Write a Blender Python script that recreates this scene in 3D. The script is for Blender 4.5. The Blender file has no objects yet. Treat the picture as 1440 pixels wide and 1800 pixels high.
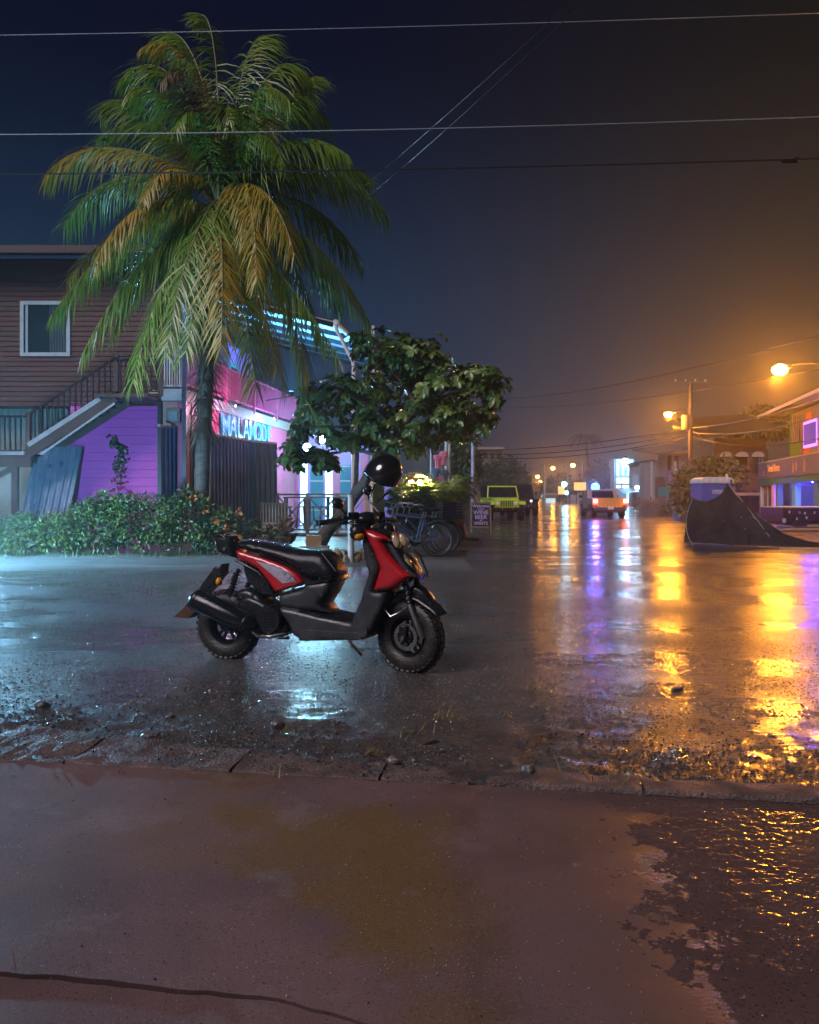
import bpy, bmesh, math, random
from mathutils import Vector, Matrix, noise as mnoise
from mathutils.geometry import delaunay_2d_cdt
R = math.radians
random.seed(7)
rnd = random.Random(11)
scene = bpy.context.scene
col = scene.collection

# ------------------------------------------------------------------ camera
H, F = 1.15, 1444.0            # eye height in metres, focal length in photo pixels (1440 x 1800)
cam_d = bpy.data.cameras.new('camera')
cam = bpy.data.objects.new('camera', cam_d); col.objects.link(cam)
cam.location = (0, 0, H); cam.rotation_euler = (R(90), 0, 0)
cam_d.sensor_fit = 'VERTICAL'; cam_d.sensor_height = 36; cam_d.lens = 36 * F / 1800
cam_d.shift_y = -30 / 1800; cam_d.clip_start = 0.05; cam_d.clip_end = 3000
scene.camera = cam

# ------------------------------------------------------------------ night sky, added fill sun, exposure
world = bpy.data.worlds.new('World'); scene.world = world; world.use_nodes = True
wn, wl = world.node_tree.nodes, world.node_tree.links
bg = wn['Background']
tc = wn.new('ShaderNodeTexCoord'); sep = wn.new('ShaderNodeSeparateXYZ'); wl.new(tc.outputs['Generated'], sep.inputs[0])
def wmap(sock, a, b, lo, hi):
    n = wn.new('ShaderNodeMapRange'); n.interpolation_type = 'SMOOTHSTEP'
    n.inputs[1].default_value = a; n.inputs[2].default_value = b; n.inputs[3].default_value = lo; n.inputs[4].default_value = hi
    wl.new(sock, n.inputs[0]); return n.outputs[0]
def wmix(f, a, b):
    n = wn.new('ShaderNodeMix'); n.data_type = 'RGBA'; wl.new(f, n.inputs[0])
    for s, i in ((a, 6), (b, 7)):
        if isinstance(s, tuple): n.inputs[i].default_value = (*s, 1)
        else: wl.new(s, n.inputs[i])
    return n.outputs[2]
side = wmap(sep.outputs['X'], -0.12, 0.50, 0, 1)
low = wmix(side, (0.015, 0.036, 0.080), (0.046, 0.037, 0.030))      # glow of the town over the roofs
high = wmix(side, (0.0013, 0.0026, 0.0115), (0.0068, 0.0064, 0.0052))
wl.new(wmix(wmap(sep.outputs['Z'], 0.02, 0.50, 0, 1), low, high), bg.inputs['Color'])
bg.inputs['Strength'].default_value = 1.0
sun_d = bpy.data.lights.new('fill_sun', 'SUN'); sun_d.energy = 1.9; sun_d.angle = R(28); sun_d.color = (0.98, 0.86, 0.90)  # added fill from behind the camera, brightens the foreground and scooter
sun = bpy.data.objects.new('fill_sun', sun_d); col.objects.link(sun); sun.rotation_euler = (R(48), 0, R(-42))
vs = scene.view_settings; vs.view_transform = 'Standard'; vs.look = 'None'; vs.exposure = 0.35; vs.gamma = 1; vs.use_curve_mapping = False
cy = scene.cycles
cy.use_denoising = True
try: cy.denoiser = 'OPENIMAGEDENOISE'
except Exception: pass
cy.max_bounces = 7; cy.diffuse_bounces = 2; cy.glossy_bounces = 4; cy.transmission_bounces = 5; cy.volume_bounces = 0
cy.sample_clamp_indirect = 4; cy.caustics_reflective = False; cy.caustics_refractive = False

# ------------------------------------------------------------------ helpers
def W(px, py, y):              # the point seen at photo pixel px, py, y metres away
    return Vector(((px - 720) / F * y, y, H - (py - 870) / F * y))
def smooth(a, b, t):
    t = max(0, min(1, (t - a) / (b - a))); return t * t * (3 - 2 * t)
def gz(y): return -0.12 * smooth(8, 25, y)
def ground(px, y): return Vector(((px - 720) / F * y, y, gz(y)))

MATS = {}
def M(name, base, rough=.5, metal=0., var=0., vscale=6., bump=0., bscale=40., base2=None, coat=0., spec=.5,
      emit=None, estr=0., rvar=0., stretch=(1, 1, 1), trans=0., alpha=1., detail=6., croughness=.05, sss=0.):
    if name in MATS: return MATS[name]
    m = bpy.data.materials.new(name); m.use_nodes = True; MATS[name] = m
    nt = m.node_tree; N, L = nt.nodes, nt.links; p = N['Principled BSDF']
    p.inputs['Base Color'].default_value = (*base, 1); p.inputs['Roughness'].default_value = rough
    p.inputs['Metallic'].default_value = metal; p.inputs['Specular IOR Level'].default_value = spec
    p.inputs['Coat Weight'].default_value = coat; p.inputs['Coat Roughness'].default_value = croughness
    p.inputs['Transmission Weight'].default_value = trans; p.inputs['Alpha'].default_value = alpha
    if emit: p.inputs['Emission Color'].default_value = (*emit, 1); p.inputs['Emission Strength'].default_value = estr
    if var or bump or rvar or base2:
        t = N.new('ShaderNodeTexCoord'); mp = N.new('ShaderNodeMapping'); L.new(t.outputs['Object'], mp.inputs[0])
        mp.inputs['Scale'].default_value = stretch
        n = N.new('ShaderNodeTexNoise'); n.inputs['Scale'].default_value = vscale; n.inputs['Detail'].default_value = detail
        L.new(mp.outputs[0], n.inputs['Vector'])
        mr = N.new('ShaderNodeMapRange'); mr.inputs[1].default_value = .32; mr.inputs[2].default_value = .68
        L.new(n.outputs['Fac'], mr.inputs[0])
        if var or base2:
            b2 = base2 or tuple(max(0, c * (1 - var)) for c in base)
            mx = N.new('ShaderNodeMix'); mx.data_type = 'RGBA'; L.new(mr.outputs[0], mx.inputs[0])
            mx.inputs[6].default_value = (*base, 1); mx.inputs[7].default_value = (*b2, 1); L.new(mx.outputs[2], p.inputs['Base Color'])
        if rvar:
            r2 = N.new('ShaderNodeMapRange'); r2.inputs[1].default_value = .3; r2.inputs[2].default_value = .7
            r2.inputs[3].default_value = max(.02, rough - rvar); r2.inputs[4].default_value = min(1, rough + rvar)
            L.new(n.outputs['Fac'], r2.inputs[0]); L.new(r2.outputs[0], p.inputs['Roughness'])
        if bump:
            nb = N.new('ShaderNodeTexNoise'); nb.inputs['Scale'].default_value = bscale; nb.inputs['Detail'].default_value = 4
            L.new(mp.outputs[0], nb.inputs['Vector'])
            b = N.new('ShaderNodeBump'); b.inputs['Strength'].default_value = bump; b.inputs['Distance'].default_value = .02
            L.new(nb.outputs['Fac'], b.inputs['Height']); L.new(b.outputs[0], p.inputs['Normal'])
    return m

def org(o):
    v = Vector((0, 0, 0))
    while o is not None: v = v + o.location; o = o.parent
    return v
def tag(o, label=None, cat=None, group=None, kind=None):
    if label: o['label'] = label
    if cat: o['category'] = cat
    if group: o['group'] = group
    if kind: o['kind'] = kind
    return o
def thing(name, loc, label, cat, group=None, kind=None):
    o = bpy.data.objects.new(name, None); col.objects.link(o); o.location = loc; o.empty_display_size = .1
    return tag(o, label, cat, group, kind)
def mesh_obj(name, me, parent=None, loc=(0, 0, 0)):
    o = bpy.data.objects.new(name, me); col.objects.link(o); o.location = loc; o.parent = parent; return o
def copy_tree(o, parent=None):
    c = o.copy(); col.objects.link(c); c.parent = parent
    for ch in o.children: copy_tree(ch, c)
    return c

class MB:
    """collects shapes; build() links them as one mesh object"""
    def __init__(s): s.v = []; s.f = []
    def add(s, vs, fs):
        b = len(s.v); s.v += [Vector(v) for v in vs]; s.f += [tuple(i + b for i in f) for f in fs]; return s
    def box(s, c, size, rot=None, top=1.):
        x, y, z = (d / 2 for d in size); c = Vector(c)
        vs = [Vector((i * x * (top if k > 0 else 1), j * y * (top if k > 0 else 1), k * z)) for k in (-1, 1) for j in (-1, 1) for i in (-1, 1)]
        if rot is not None: vs = [rot @ v for v in vs]
        return s.add([v + c for v in vs], [(0, 2, 3, 1), (4, 5, 7, 6), (0, 1, 5, 4), (2, 6, 7, 3), (0, 4, 6, 2), (1, 3, 7, 5)])
    def mm(s, a, b):
        a, b = Vector(a), Vector(b); return s.box((a + b) / 2, b - a)
    def bar(s, a, b, w, h, up=(0, 0, 1)):      # rectangular bar from a to b
        a, b = Vector(a), Vector(b); d = (b - a); l = d.length; d.normalize(); up = Vector(up)
        if abs(d.dot(up)) > .98: up = Vector((1, 0, 0)) if abs(d.x) < .9 else Vector((0, 1, 0))
        sx = d.cross(up).normalized(); u = sx.cross(d)
        m = Matrix((sx, d, u)).transposed()
        return s.box((a + b) / 2, (w, l, h), m)
    def tube(s, pts, rad, n=8, cap=True, closed=False):
        pts = [Vector(p) for p in pts]; k = len(pts)
        if not hasattr(rad, '__len__'): rad = [rad] * k
        rings = []; prev = None
        for i, p in enumerate(pts):
            if closed: d = pts[(i + 1) % k] - pts[i - 1]
            else: d = (pts[min(i + 1, k - 1)] - pts[max(i - 1, 0)])
            d.normalize()
            if prev is None:
                a = Vector((0, 0, 1)) if abs(d.z) < .9 else Vector((1, 0, 0)); u = d.cross(a).normalized()
            else:
                u = (prev - d * prev.dot(d)).normalized()
            prev = u; w = d.cross(u)
            rings.append([p + (u * math.cos(2 * math.pi * j / n) + w * math.sin(2 * math.pi * j / n)) * rad[i] for j in range(n)])
        vs = [v for r in rings for v in r]; fs = []
        for i in range(k if closed else k - 1):
            i2 = (i + 1) % k
            for j in range(n): fs.append((i * n + j, i * n + (j + 1) % n, i2 * n + (j + 1) % n, i2 * n + j))
        if cap and not closed: fs += [tuple(range(n - 1, -1, -1)), tuple((k - 1) * n + j for j in range(n))]
        return s.add(vs, fs)
    def lathe(s, prof, c=(0, 0, 0), axis='z', n=24, cap=True):   # prof: (radius, height)
        c = Vector(c); vs = []; fs = []; k = len(prof)
        for r, h in prof:
            for j in range(n):
                a = 2 * math.pi * j / n; x, y = r * math.cos(a), r * math.sin(a)
                vs.append(c + (Vector((x, y, h)) if axis == 'z' else Vector((x, h, y)) if axis == 'y' else Vector((h, x, y))))
        for i in range(k - 1):
            for j in range(n): fs.append((i * n + j, i * n + (j + 1) % n, (i + 1) * n + (j + 1) % n, (i + 1) * n + j))
        if cap: fs += [tuple(range(n - 1, -1, -1)), tuple((k - 1) * n + j for j in range(n))]
        return s.add(vs, fs)
    def torus(s, c, R0, r, axis='y', n=28, m=10, sq=1.):
        pts = []
        c = Vector(c); vs = []; fs = []
        for i in range(n):
            a = 2 * math.pi * i / n
            for j in range(m):
                b = 2 * math.pi * j / m; q = R0 + r * math.cos(b); h = r * sq * math.sin(b)
                vs.append(c + (Vector((q * math.cos(a), h, q * math.sin(a))) if axis == 'y' else Vector((q * math.cos(a), q * math.sin(a), h))))
        for i in range(n):
            for j in range(m): fs.append((i * m + j, i * m + (j + 1) % m, ((i + 1) % n) * m + (j + 1) % m, ((i + 1) % n) * m + j))
        return s.add(vs, fs)
    def sphere(s, c, r, n=12, m=8, rot=None):
        r = Vector(r) if hasattr(r, '__len__') else Vector((r, r, r)); c = Vector(c); vs = []; fs = []
        for i in range(m + 1):
            t = math.pi * i / m
            for j in range(n):
                a = 2 * math.pi * j / n
                v = Vector((r.x * math.sin(t) * math.cos(a), r.y * math.sin(t) * math.sin(a), r.z * math.cos(t)))
                vs.append(c + (rot @ v if rot is not None else v))
        for i in range(m):
            for j in range(n): fs.append((i * n + j, i * n + (j + 1) % n, (i + 1) * n + (j + 1) % n, (i + 1) * n + j))
        return s.add(vs, fs)
    def prism(s, outline, a, b, axis='y'):     # 2D outline extruded from a to b along an axis
        n = len(outline)
        def P(u, v, h): return (u, h, v) if axis == 'y' else (h, u, v) if axis == 'x' else (u, v, h)
        vs = [P(u, v, a) for u, v in outline] + [P(u, v, b) for u, v in outline]
        fs = [tuple(range(n)), tuple(range(2 * n - 1, n - 1, -1))] + [(i, i + n, (i + 1) % n + n, (i + 1) % n) for i in range(n)]
        return s.add(vs, fs)
    def puff(s, outline, yc, edge, half, r=.05, step=.02, one=0):
        """rounded shell with the given side outline (x, z): half thickness grows from edge to half within r of the rim"""
        n = len(outline); pts = [Vector(p) for p in outline]
        xs = [p.x for p in pts]; zs = [p.y for p in pts]
        def dist(q):
            return min(((q - (a + (b - a) * max(0, min(1, (q - a).dot(b - a) / max(1e-9, (b - a).length_squared))))).length) for a, b in zip(pts, pts[1:] + pts[:1]))
        def inside(q):
            c = False
            for a, b in zip(pts, pts[1:] + pts[:1]):
                if (a.y > q.y) != (b.y > q.y) and q.x < (b.x - a.x) * (q.y - a.y) / (b.y - a.y) + a.x: c = not c
            return c
        inn = []; u = min(xs)
        while u < max(xs):
            w = min(zs)
            while w < max(zs):
                q = Vector((u, w))
                if inside(q) and dist(q) > step * .45: inn.append(q)
                w += step
            u += step
        ov, _, of, *_ = delaunay_2d_cdt(pts + inn, [(i, (i + 1) % n) for i in range(n)], [], 1, 1e-6)
        vs = []; k = len(ov)
        for sg in (1, -1):
            for q in ov:
                t = min(1, dist(q) / r); h = edge + (half - edge) * math.sqrt(max(0, 1 - (1 - t) ** 2))
                if one and sg != one: h = edge
                vs.append((q.x, yc + sg * h, q.y))
        fs = [tuple(reversed(f)) for f in of] + [tuple(i + k for i in f) for f in of]
        cnt = {}
        for f in of:
            for a, b in zip(f, f[1:] + f[:1]): cnt[(a, b)] = 1
        for (a, b) in list(cnt):
            if (b, a) not in cnt: fs.append((a, b, b + k, a + k))
        return s.add(vs, fs)
    def grid(s, fn, nu, nv):
        vs = [fn(i / nu, j / nv) for i in range(nu + 1) for j in range(nv + 1)]
        fs = [(i * (nv + 1) + j, (i + 1) * (nv + 1) + j, (i + 1) * (nv + 1) + j + 1, i * (nv + 1) + j + 1) for i in range(nu) for j in range(nv)]
        return s.add(vs, fs)
    def mesh(s, name, mat, off=None, smooth_=False, fix=True, ang=40):
        me = bpy.data.meshes.new(name)
        o = off or Vector((0, 0, 0))
        me.from_pydata([tuple(v - o) for v in s.v], [], s.f)
        if fix:
            bm = bmesh.new(); bm.from_mesh(me); bmesh.ops.recalc_face_normals(bm, faces=bm.faces); bm.to_mesh(me); bm.free()
        if smooth_:
            me.shade_smooth(); me.set_sharp_from_angle(angle=R(ang))
        if mat: me.materials.append(mat)
        return me
    def build(s, name, mat, parent=None, smooth_=False, bevel=0, fix=True, ang=40):
        o = mesh_obj(name, s.mesh(name, mat, org(parent) if parent else None, smooth_, fix, ang), parent)
        if bevel:
            b = o.modifiers.new('bevel', 'BEVEL'); b.width = bevel; b.segments = 2; b.limit_method = 'ANGLE'
        return o
    def single(s, name, mat, label, cat, group=None, kind=None, loc=None, **k):
        """a thing that is one mesh, its origin at loc"""
        loc = Vector(loc) if loc is not None else Vector((0, 0, 0))
        sm = k.get('smooth_', False)
        o = mesh_obj(name, s.mesh(name, mat, loc, sm, k.get('fix', True), k.get('ang', 40)), None, loc)
        return tag(o, label, cat, group, kind)

def chaikin(p, it=1, closed=True):
    p = [Vector(q) for q in p]
    for _ in range(it):
        o = []
        for a, b in zip(p, p[1:] + p[:1]): o += [a * .75 + b * .25, a * .25 + b * .75]
        p = o
    return p
def bez(a, b, c, n):
    a, b, c = Vector(a), Vector(b), Vector(c)
    return [a * (1 - t) ** 2 + b * 2 * t * (1 - t) + c * t * t for t in (i / n for i in range(n + 1))]
def text_mesh(body, size, extrude, mat, align='CENTER', bold=0):
    cu = bpy.data.curves.new('txt', 'FONT'); cu.body = body; cu.size = size; cu.extrude = extrude; cu.align_x = align; cu.offset = bold; cu.resolution_u = 3
    ob = bpy.data.objects.new('txt', cu); col.objects.link(ob); bpy.context.view_layer.update()
    me = bpy.data.meshes.new_from_object(ob.evaluated_get(bpy.context.evaluated_depsgraph_get()))
    bpy.data.objects.remove(ob); bpy.data.curves.remove(cu); me.materials.clear(); me.materials.append(mat); me.name = 'letter'
    return me
def lamp_light(name, loc, power, color, parent, radius=.1, spot=None, aim=None):
    d = bpy.data.lights.new(name, 'SPOT' if spot else 'POINT'); d.energy = power; d.color = color; d.shadow_soft_size = radius
    o = bpy.data.objects.new(name, d); col.objects.link(o); o.parent = parent; o.location = Vector(loc) - (org(parent) if parent else Vector())
    if spot:
        d.spot_size = R(spot); d.spot_blend = .8; o.rotation_euler = (Vector(aim) - Vector(loc)).to_track_quat('-Z', 'Y').to_euler()
    return o
# ------------------------------------------------------------------ the ground
KT, KW = Vector((.9885, -.1516)), Vector((.1516, .9885))      # along the kerb, and from the kerb towards the street
KA = Vector((-.12, 3.27))
def kerb_tw(x, y):
    q = Vector((x, y)) - KA; return q.dot(KT), q.dot(KW)
def kerb_xy(t, w): return KA + KT * t + KW * w
def fbm(x, y, s, o=4): return mnoise.fractal(Vector((x * s, y * s, 3.7)), 1., 2., o)
def kerb_edge(t):               # outer edge of the broken concrete lip
    e = .20 + .34 * smooth(.2, -2.2, t) + .05 * fbm(t, 0, 2.2) + .025 * fbm(t, 5, 9)
    if .24 < t < .56: e = min(e, .02 + .5 * abs(t - .42) + .02 * fbm(t, 2, 20))
    return e
def road_h(x, y):
    t, w = kerb_tw(x, y)
    h = gz(y)
    if w < .0: return -.10
    g = smooth(1.55 + .5 * fbm(x, y, .8), .35, w)              # loose gravel and dirt beside the kerb
    near = smooth(11, 5, y)
    h += near * (.011 * fbm(x, y, 2.1) * (.2 + .8 * g) + .004 * fbm(x, y, 9) * (.3 + .7 * g))
    h += g * (.012 + .016 * fbm(x, y, 5) + .007 * fbm(x, y, 24, 3))
    h += .004 * smooth(40, 10, y) * fbm(x, y, .5, 2)
    return h
def spread(a, b, step, grow, end):
    o = [a]
    while o[-1] < b: o.append(o[-1] + step)
    s = step
    while o[-1] < end: s *= grow; o.append(o[-1] + s)
    return o
xp = spread(0, 3.2, .036, 1.09, 380); XS = [-x for x in reversed(xp[1:])] + xp
YS = [-60, -20, -6, -1, 1.5] + spread(2.4, 7.6, .03, 1.055, 395)
mb = MB()
mb.v = [Vector((x, y, road_h(x, y))) for y in YS for x in XS]
nx = len(XS)
mb.f = [(j * nx + i, j * nx + i + 1, (j + 1) * nx + i + 1, (j + 1) * nx + i) for j in range(len(YS) - 1) for i in range(nx - 1)]

def nodes(name):
    m = bpy.data.materials.new(name); m.use_nodes = True; MATS[name] = m
    N, L = m.node_tree.nodes, m.node_tree.links
    return m, N, L, N['Principled BSDF']
class G:                        # small node helper
    def __init__(s, N, L): s.N, s.L = N, L; s.co = N.new('ShaderNodeTexCoord').outputs['Object']
    def put(s, sock, v):
        if isinstance(v, (int, float)): sock.default_value = v
        elif isinstance(v, tuple): sock.default_value = (*v, 1) if len(v) == 3 and sock.type == 'RGBA' else v
        else: s.L.new(v, sock)
    def noise(s, scale, detail=4, rough=.5, stretch=None, off=(0, 0, 0)):
        n = s.N.new('ShaderNodeTexNoise'); n.inputs['Scale'].default_value = scale; n.inputs['Detail'].default_value = detail; n.inputs['Roughness'].default_value = rough
        mp = s.N.new('ShaderNodeMapping'); s.L.new(s.co, mp.inputs[0]); mp.inputs['Location'].default_value = off
        if stretch: mp.inputs['Scale'].default_value = stretch
        s.L.new(mp.outputs[0], n.inputs['Vector']); return n.outputs['Fac']
    def map(s, v, a, b, lo=0., hi=1., kind='SMOOTHSTEP'):
        n = s.N.new('ShaderNodeMapRange'); n.interpolation_type = kind
        for i, q in enumerate((v, a, b, lo, hi)): s.put(n.inputs[i], q)
        return n.outputs[0]
    def mix(s, f, a, b):
        n = s.N.new('ShaderNodeMix'); n.data_type = 'RGBA'; s.put(n.inputs[0], f); s.put(n.inputs[6], a); s.put(n.inputs[7], b); return n.outputs[2]
    def math(s, op, a, b=0.):
        n = s.N.new('ShaderNodeMath'); n.operation = op; s.put(n.inputs[0], a); s.put(n.inputs[1], b); return n.outputs[0]
    def voro(s, scale, feat='F1', stretch=None):
        n = s.N.new('ShaderNodeTexVoronoi'); n.inputs['Scale'].default_value = scale; n.feature = feat
        mp = s.N.new('ShaderNodeMapping'); s.L.new(s.co, mp.inputs[0])
        if stretch: mp.inputs['Scale'].default_value = stretch
        s.L.new(mp.outputs[0], n.inputs['Vector']); return n.outputs['Distance']
    def bump(s, h, strength, dist, prev=None):
        n = s.N.new('ShaderNodeBump'); s.put(n.inputs['Strength'], strength); n.inputs['Distance'].default_value = dist; s.L.new(h, n.inputs['Height'])
        if prev is not None: s.L.new(prev, n.inputs['Normal'])
        return n.outputs[0]
    def xyz(s):
        n = s.N.new('ShaderNodeSeparateXYZ'); s.L.new(s.co, n.inputs[0]); return n.outputs
# wet asphalt: water lies in the hollows, chippings stand out of it
road_m, N, L, p = nodes('wet_asphalt'); g = G(N, L)
pud = g.noise(.42, 3, .55, (1, 1.6, 1)); agg = g.noise(60, 5, .6); mid = g.noise(5.5, 4)
X, Y, Z = g.xyz()
dry = g.map(pud, .40, .60)
patch = g.map(g.noise(1.1, 5, .6, None, (4, 2, 0)), .44, .56)          # patched and worn areas
grit = g.map(g.noise(3.2, 6, .7, None, (1, 7, 0)), .40, .62)
lightc = g.mix(mid, (.075, .069, .068), (.13, .113, .104)); darkc = g.mix(mid, (.026, .026, .030), (.055, .052, .052))
bc = g.mix(g.map(agg, .38, .66), darkc, lightc)
bc = g.mix(g.math('MULTIPLY', patch, .55), bc, (.030, .029, .033))
bc = g.mix(g.math('MULTIPLY', grit, .35), bc, (.10, .080, .066))
L.new(bc, p.inputs['Base Color'])
L.new(g.map(dry, 0, 1, .26, .46, 'LINEAR'), p.inputs['Roughness'])
p.inputs['IOR'].default_value = 1.4
rip = g.noise(2.6, 7, .60, (1, 1.7, 1))
b1 = g.bump(rip, g.map(dry, 0, 1, .35, .75, 'LINEAR'), .035)
chip = g.bump(g.map(g.voro(62), 0, .55, 1, 0), g.map(dry, 0, 1, .35, .9, 'LINEAR'), .007, b1)
b2 = g.bump(g.noise(26, 5, .68, (1, 1.3, 1)), g.map(dry, 0, 1, .5, 1., 'LINEAR'), .030, chip)
L.new(b2, p.inputs['Normal'])
p.inputs['Coat IOR'].default_value = 1.33                               # the water film on top
L.new(g.map(dry, 0, 1, 1., .45, 'LINEAR'), p.inputs['Coat Weight']); L.new(g.map(dry, 0, 1, .05, .12, 'LINEAR'), p.inputs['Coat Roughness'])
L.new(g.bump(g.noise(15, 5, .62, (1, 1.5, 1)), g.map(dry, 0, 1, .10, .50, 'LINEAR'), .013, b1), p.inputs['Coat Normal'])
road = mb.build('road', road_m, smooth_=True, ang=80, fix=False); tag(road, kind='structure')

# concrete slab the photographer stands on: reddish wet concrete, algae film, standing water on the right
slab_m, N, L, p = nodes('wet_red_concrete'); g = G(N, L)
X, Y, Z = g.xyz()
base = g.mix(g.map(g.noise(1.6, 5), .35, .65), (.150, .084, .084), (.098, .056, .059))
alg = g.math('MULTIPLY', g.map(g.noise(1.5, 4, .55, (1, .8, 1), (2.3, .9, 0)), .47, .62), g.map(g.math('ABSOLUTE', g.math('ADD', X, .33)), .25, .8, 1, 0))
base = g.mix(g.math('MULTIPLY', alg, .9), base, (.125, .066, .012))
band = g.math('MULTIPLY', g.map(g.math('ABSOLUTE', g.math('SUBTRACT', X, g.math('ADD', .10, g.math('MULTIPLY', g.noise(1.3, 3), .18)))), .02, .09, 1, 0), g.map(g.noise(4, 4), .35, .6))
base = g.mix(g.math('MULTIPLY', band, .6), base, (.075, .042, .028))
base = g.mix(g.math('MULTIPLY', g.map(g.noise(2.6, 6, .65, None, (7, 3, 0)), .56, .66), .5), base, (.17, .125, .13))   # worn pale patches
base = g.mix(g.math('MULTIPLY', g.map(g.noise(5.5, 6, .7, None, (3, 8, 0)), .60, .70), .6), base, (.055, .036, .034))   # dark stains
base = g.mix(g.map(g.noise(130, 3), .58, .72), base, (.035, .022, .022))
base = g.mix(g.map(g.noise(210, 2, .5, None, (5, 5, 0)), .62, .72), base, (.22, .16, .14))
wob = g.noise(2.2, 4)
water = g.map(g.math('ADD', X, g.math('MULTIPLY', g.math('SUBTRACT', wob, .5), 1.1)), .35, .95)
damp = g.map(g.math('ADD', X, g.math('MULTIPLY', g.math('SUBTRACT', wob, .5), .9)), .05, .62)
base = g.mix(g.math('MULTIPLY', damp, .95), base, g.mix(g.noise(3, 5), (.085, .050, .048), (.125, .074, .066)))
L.new(base, p.inputs['Base Color'])
film = g.map(g.noise(.9, 3, .5, None, (9, 1, 0)), .45, .7)
L.new(g.math('SUBTRACT', g.map(film, 0, 1, .72, .60, 'LINEAR'), g.math('MULTIPLY', water, .54)), p.inputs['Roughness'])
fine = g.bump(g.noise(170, 4, .7), .30, .004); wet = g.map(water, .45, .9)
rp = g.bump(g.noise(62, 3, .6, (1, 1.5, 1)), g.math('MULTIPLY', wet, 1.), .010, fine)
drop = g.map(g.voro(60), 0, .22, 1, 0)
rp = g.bump(drop, g.math('MULTIPLY', wet, .35), .004, rp)
L.new(rp, p.inputs['Normal'])
slab = MB()
def slab_pt(u, v, a, b, w0, w1):
    t = a + (b - a) * u; w = w0 + (w1 - w0) * v; q = kerb_xy(t, w)
    return Vector((q.x, q.y, .012 + .004 * fbm(q.x, q.y, 1.3, 2)))
JW = (-1.375, -1.5)            # the open joint in the left foreground
def joint(t): return -1.42 - .30 * max(0, t + .05) ** 1.3 + .012 * fbm(t, 9, 3) + .006 * fbm(t, 4, 12) + .003 * fbm(t, 8, 40)
def jgap(t): return max(.0, (.009 + .008 * fbm(t, 3, 5)) * smooth(.15, -.40, t) + .003 * smooth(.75, .3, t))
def far_slab(u, v):
    t = -5 + 10 * u
    w1 = joint(t) if t < .8 else joint(.8)
    w0 = .0
    w = w0 + (w1 - w0) * v; q = kerb_xy(t, w)
    return Vector((q.x, q.y, .012 + .004 * fbm(q.x, q.y, 1.3, 2)))
slab.grid(far_slab, 240, 40)
def lip(u, v):
    t = -5 + 10 * u; w1 = joint(min(t, .8)); q = kerb_xy(t, w1 + .03 * v); return Vector((q.x, q.y, .012 + .004 * fbm(q.x, q.y, 1.3, 2) - .06 * v))
slab.grid(lip, 240, 1)
def near_slab(u, v):
    t = -5 + 10 * u; w0 = joint(min(t, .8)) - jgap(t); w = w0 + (-9 - w0) * v ** 2; q = kerb_xy(t, w)
    return Vector((q.x, q.y, .006 + .004 * fbm(q.x, q.y, 1.3, 2)))
slab.grid(near_slab, 240, 30)
sl = slab.build('pavement', slab_m, smooth_=True, ang=60, fix=False); tag(sl, kind='structure')

# the broken concrete lip between slab and street
kerb_m = M('kerb_concrete', (.15, .098, .09), .6, base2=(.06, .042, .04), vscale=7, bump=.7, bscale=70, rvar=.15)
kerb = thing('kerb', (0, 3.3, 0), 'broken raised concrete kerb between the slab and the gravel', 'kerb', kind='structure')
del kerb['category']
cuts = [-5, -2.35, -1.36, -.62, .0, .36, .42, 1.02, 1.95, 5]
for a, b in zip(cuts, cuts[1:]):
    if b - a < .1: continue
    hgt = .004 + .006 * rnd.random() + (.014 if a > .4 else 0)
    k = MB()
    def kp(u, v, a=a, b=b, hgt=hgt):
        t = a + .006 + (b - a - .012) * u; e = max(.015, kerb_edge(t)); prof = [(-.002, -.04), (.004, .55), (.03, 1), (.5, 1), (.86, .8), (.97, .4), (1, -1.2)]
        i = v * 6; i0 = min(5, int(i + 1e-6)); fr = i - i0
        w = prof[i0][0] + (prof[i0 + 1][0] - prof[i0][0]) * fr; h = prof[i0][1] + (prof[i0 + 1][1] - prof[i0][1]) * fr
        w *= e; q = kerb_xy(t, w)
        hh = hgt * (1 - .75 * smooth(.25, .6, e) * v)
        z = .014 + hh * h + (.010 * fbm(q.x, q.y, 6) + .006 * fbm(q.x, q.y, 26)) * (v > .1)
        return Vector((q.x, q.y, z))
    nu = max(8, int((b - a) / .02))
    k.grid(kp, nu, 18)
    for uu in (0, 1):
        ring = [kp(uu, j / 18) for j in range(19)]
        k.add(ring + [Vector((ring[0].x, ring[0].y, -.05)), Vector((ring[-1].x, ring[-1].y, -.05))], [tuple(range(19)) + (20, 19)])
    k.build('kerb_block', kerb_m, kerb, smooth_=True, ang=50)

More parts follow.
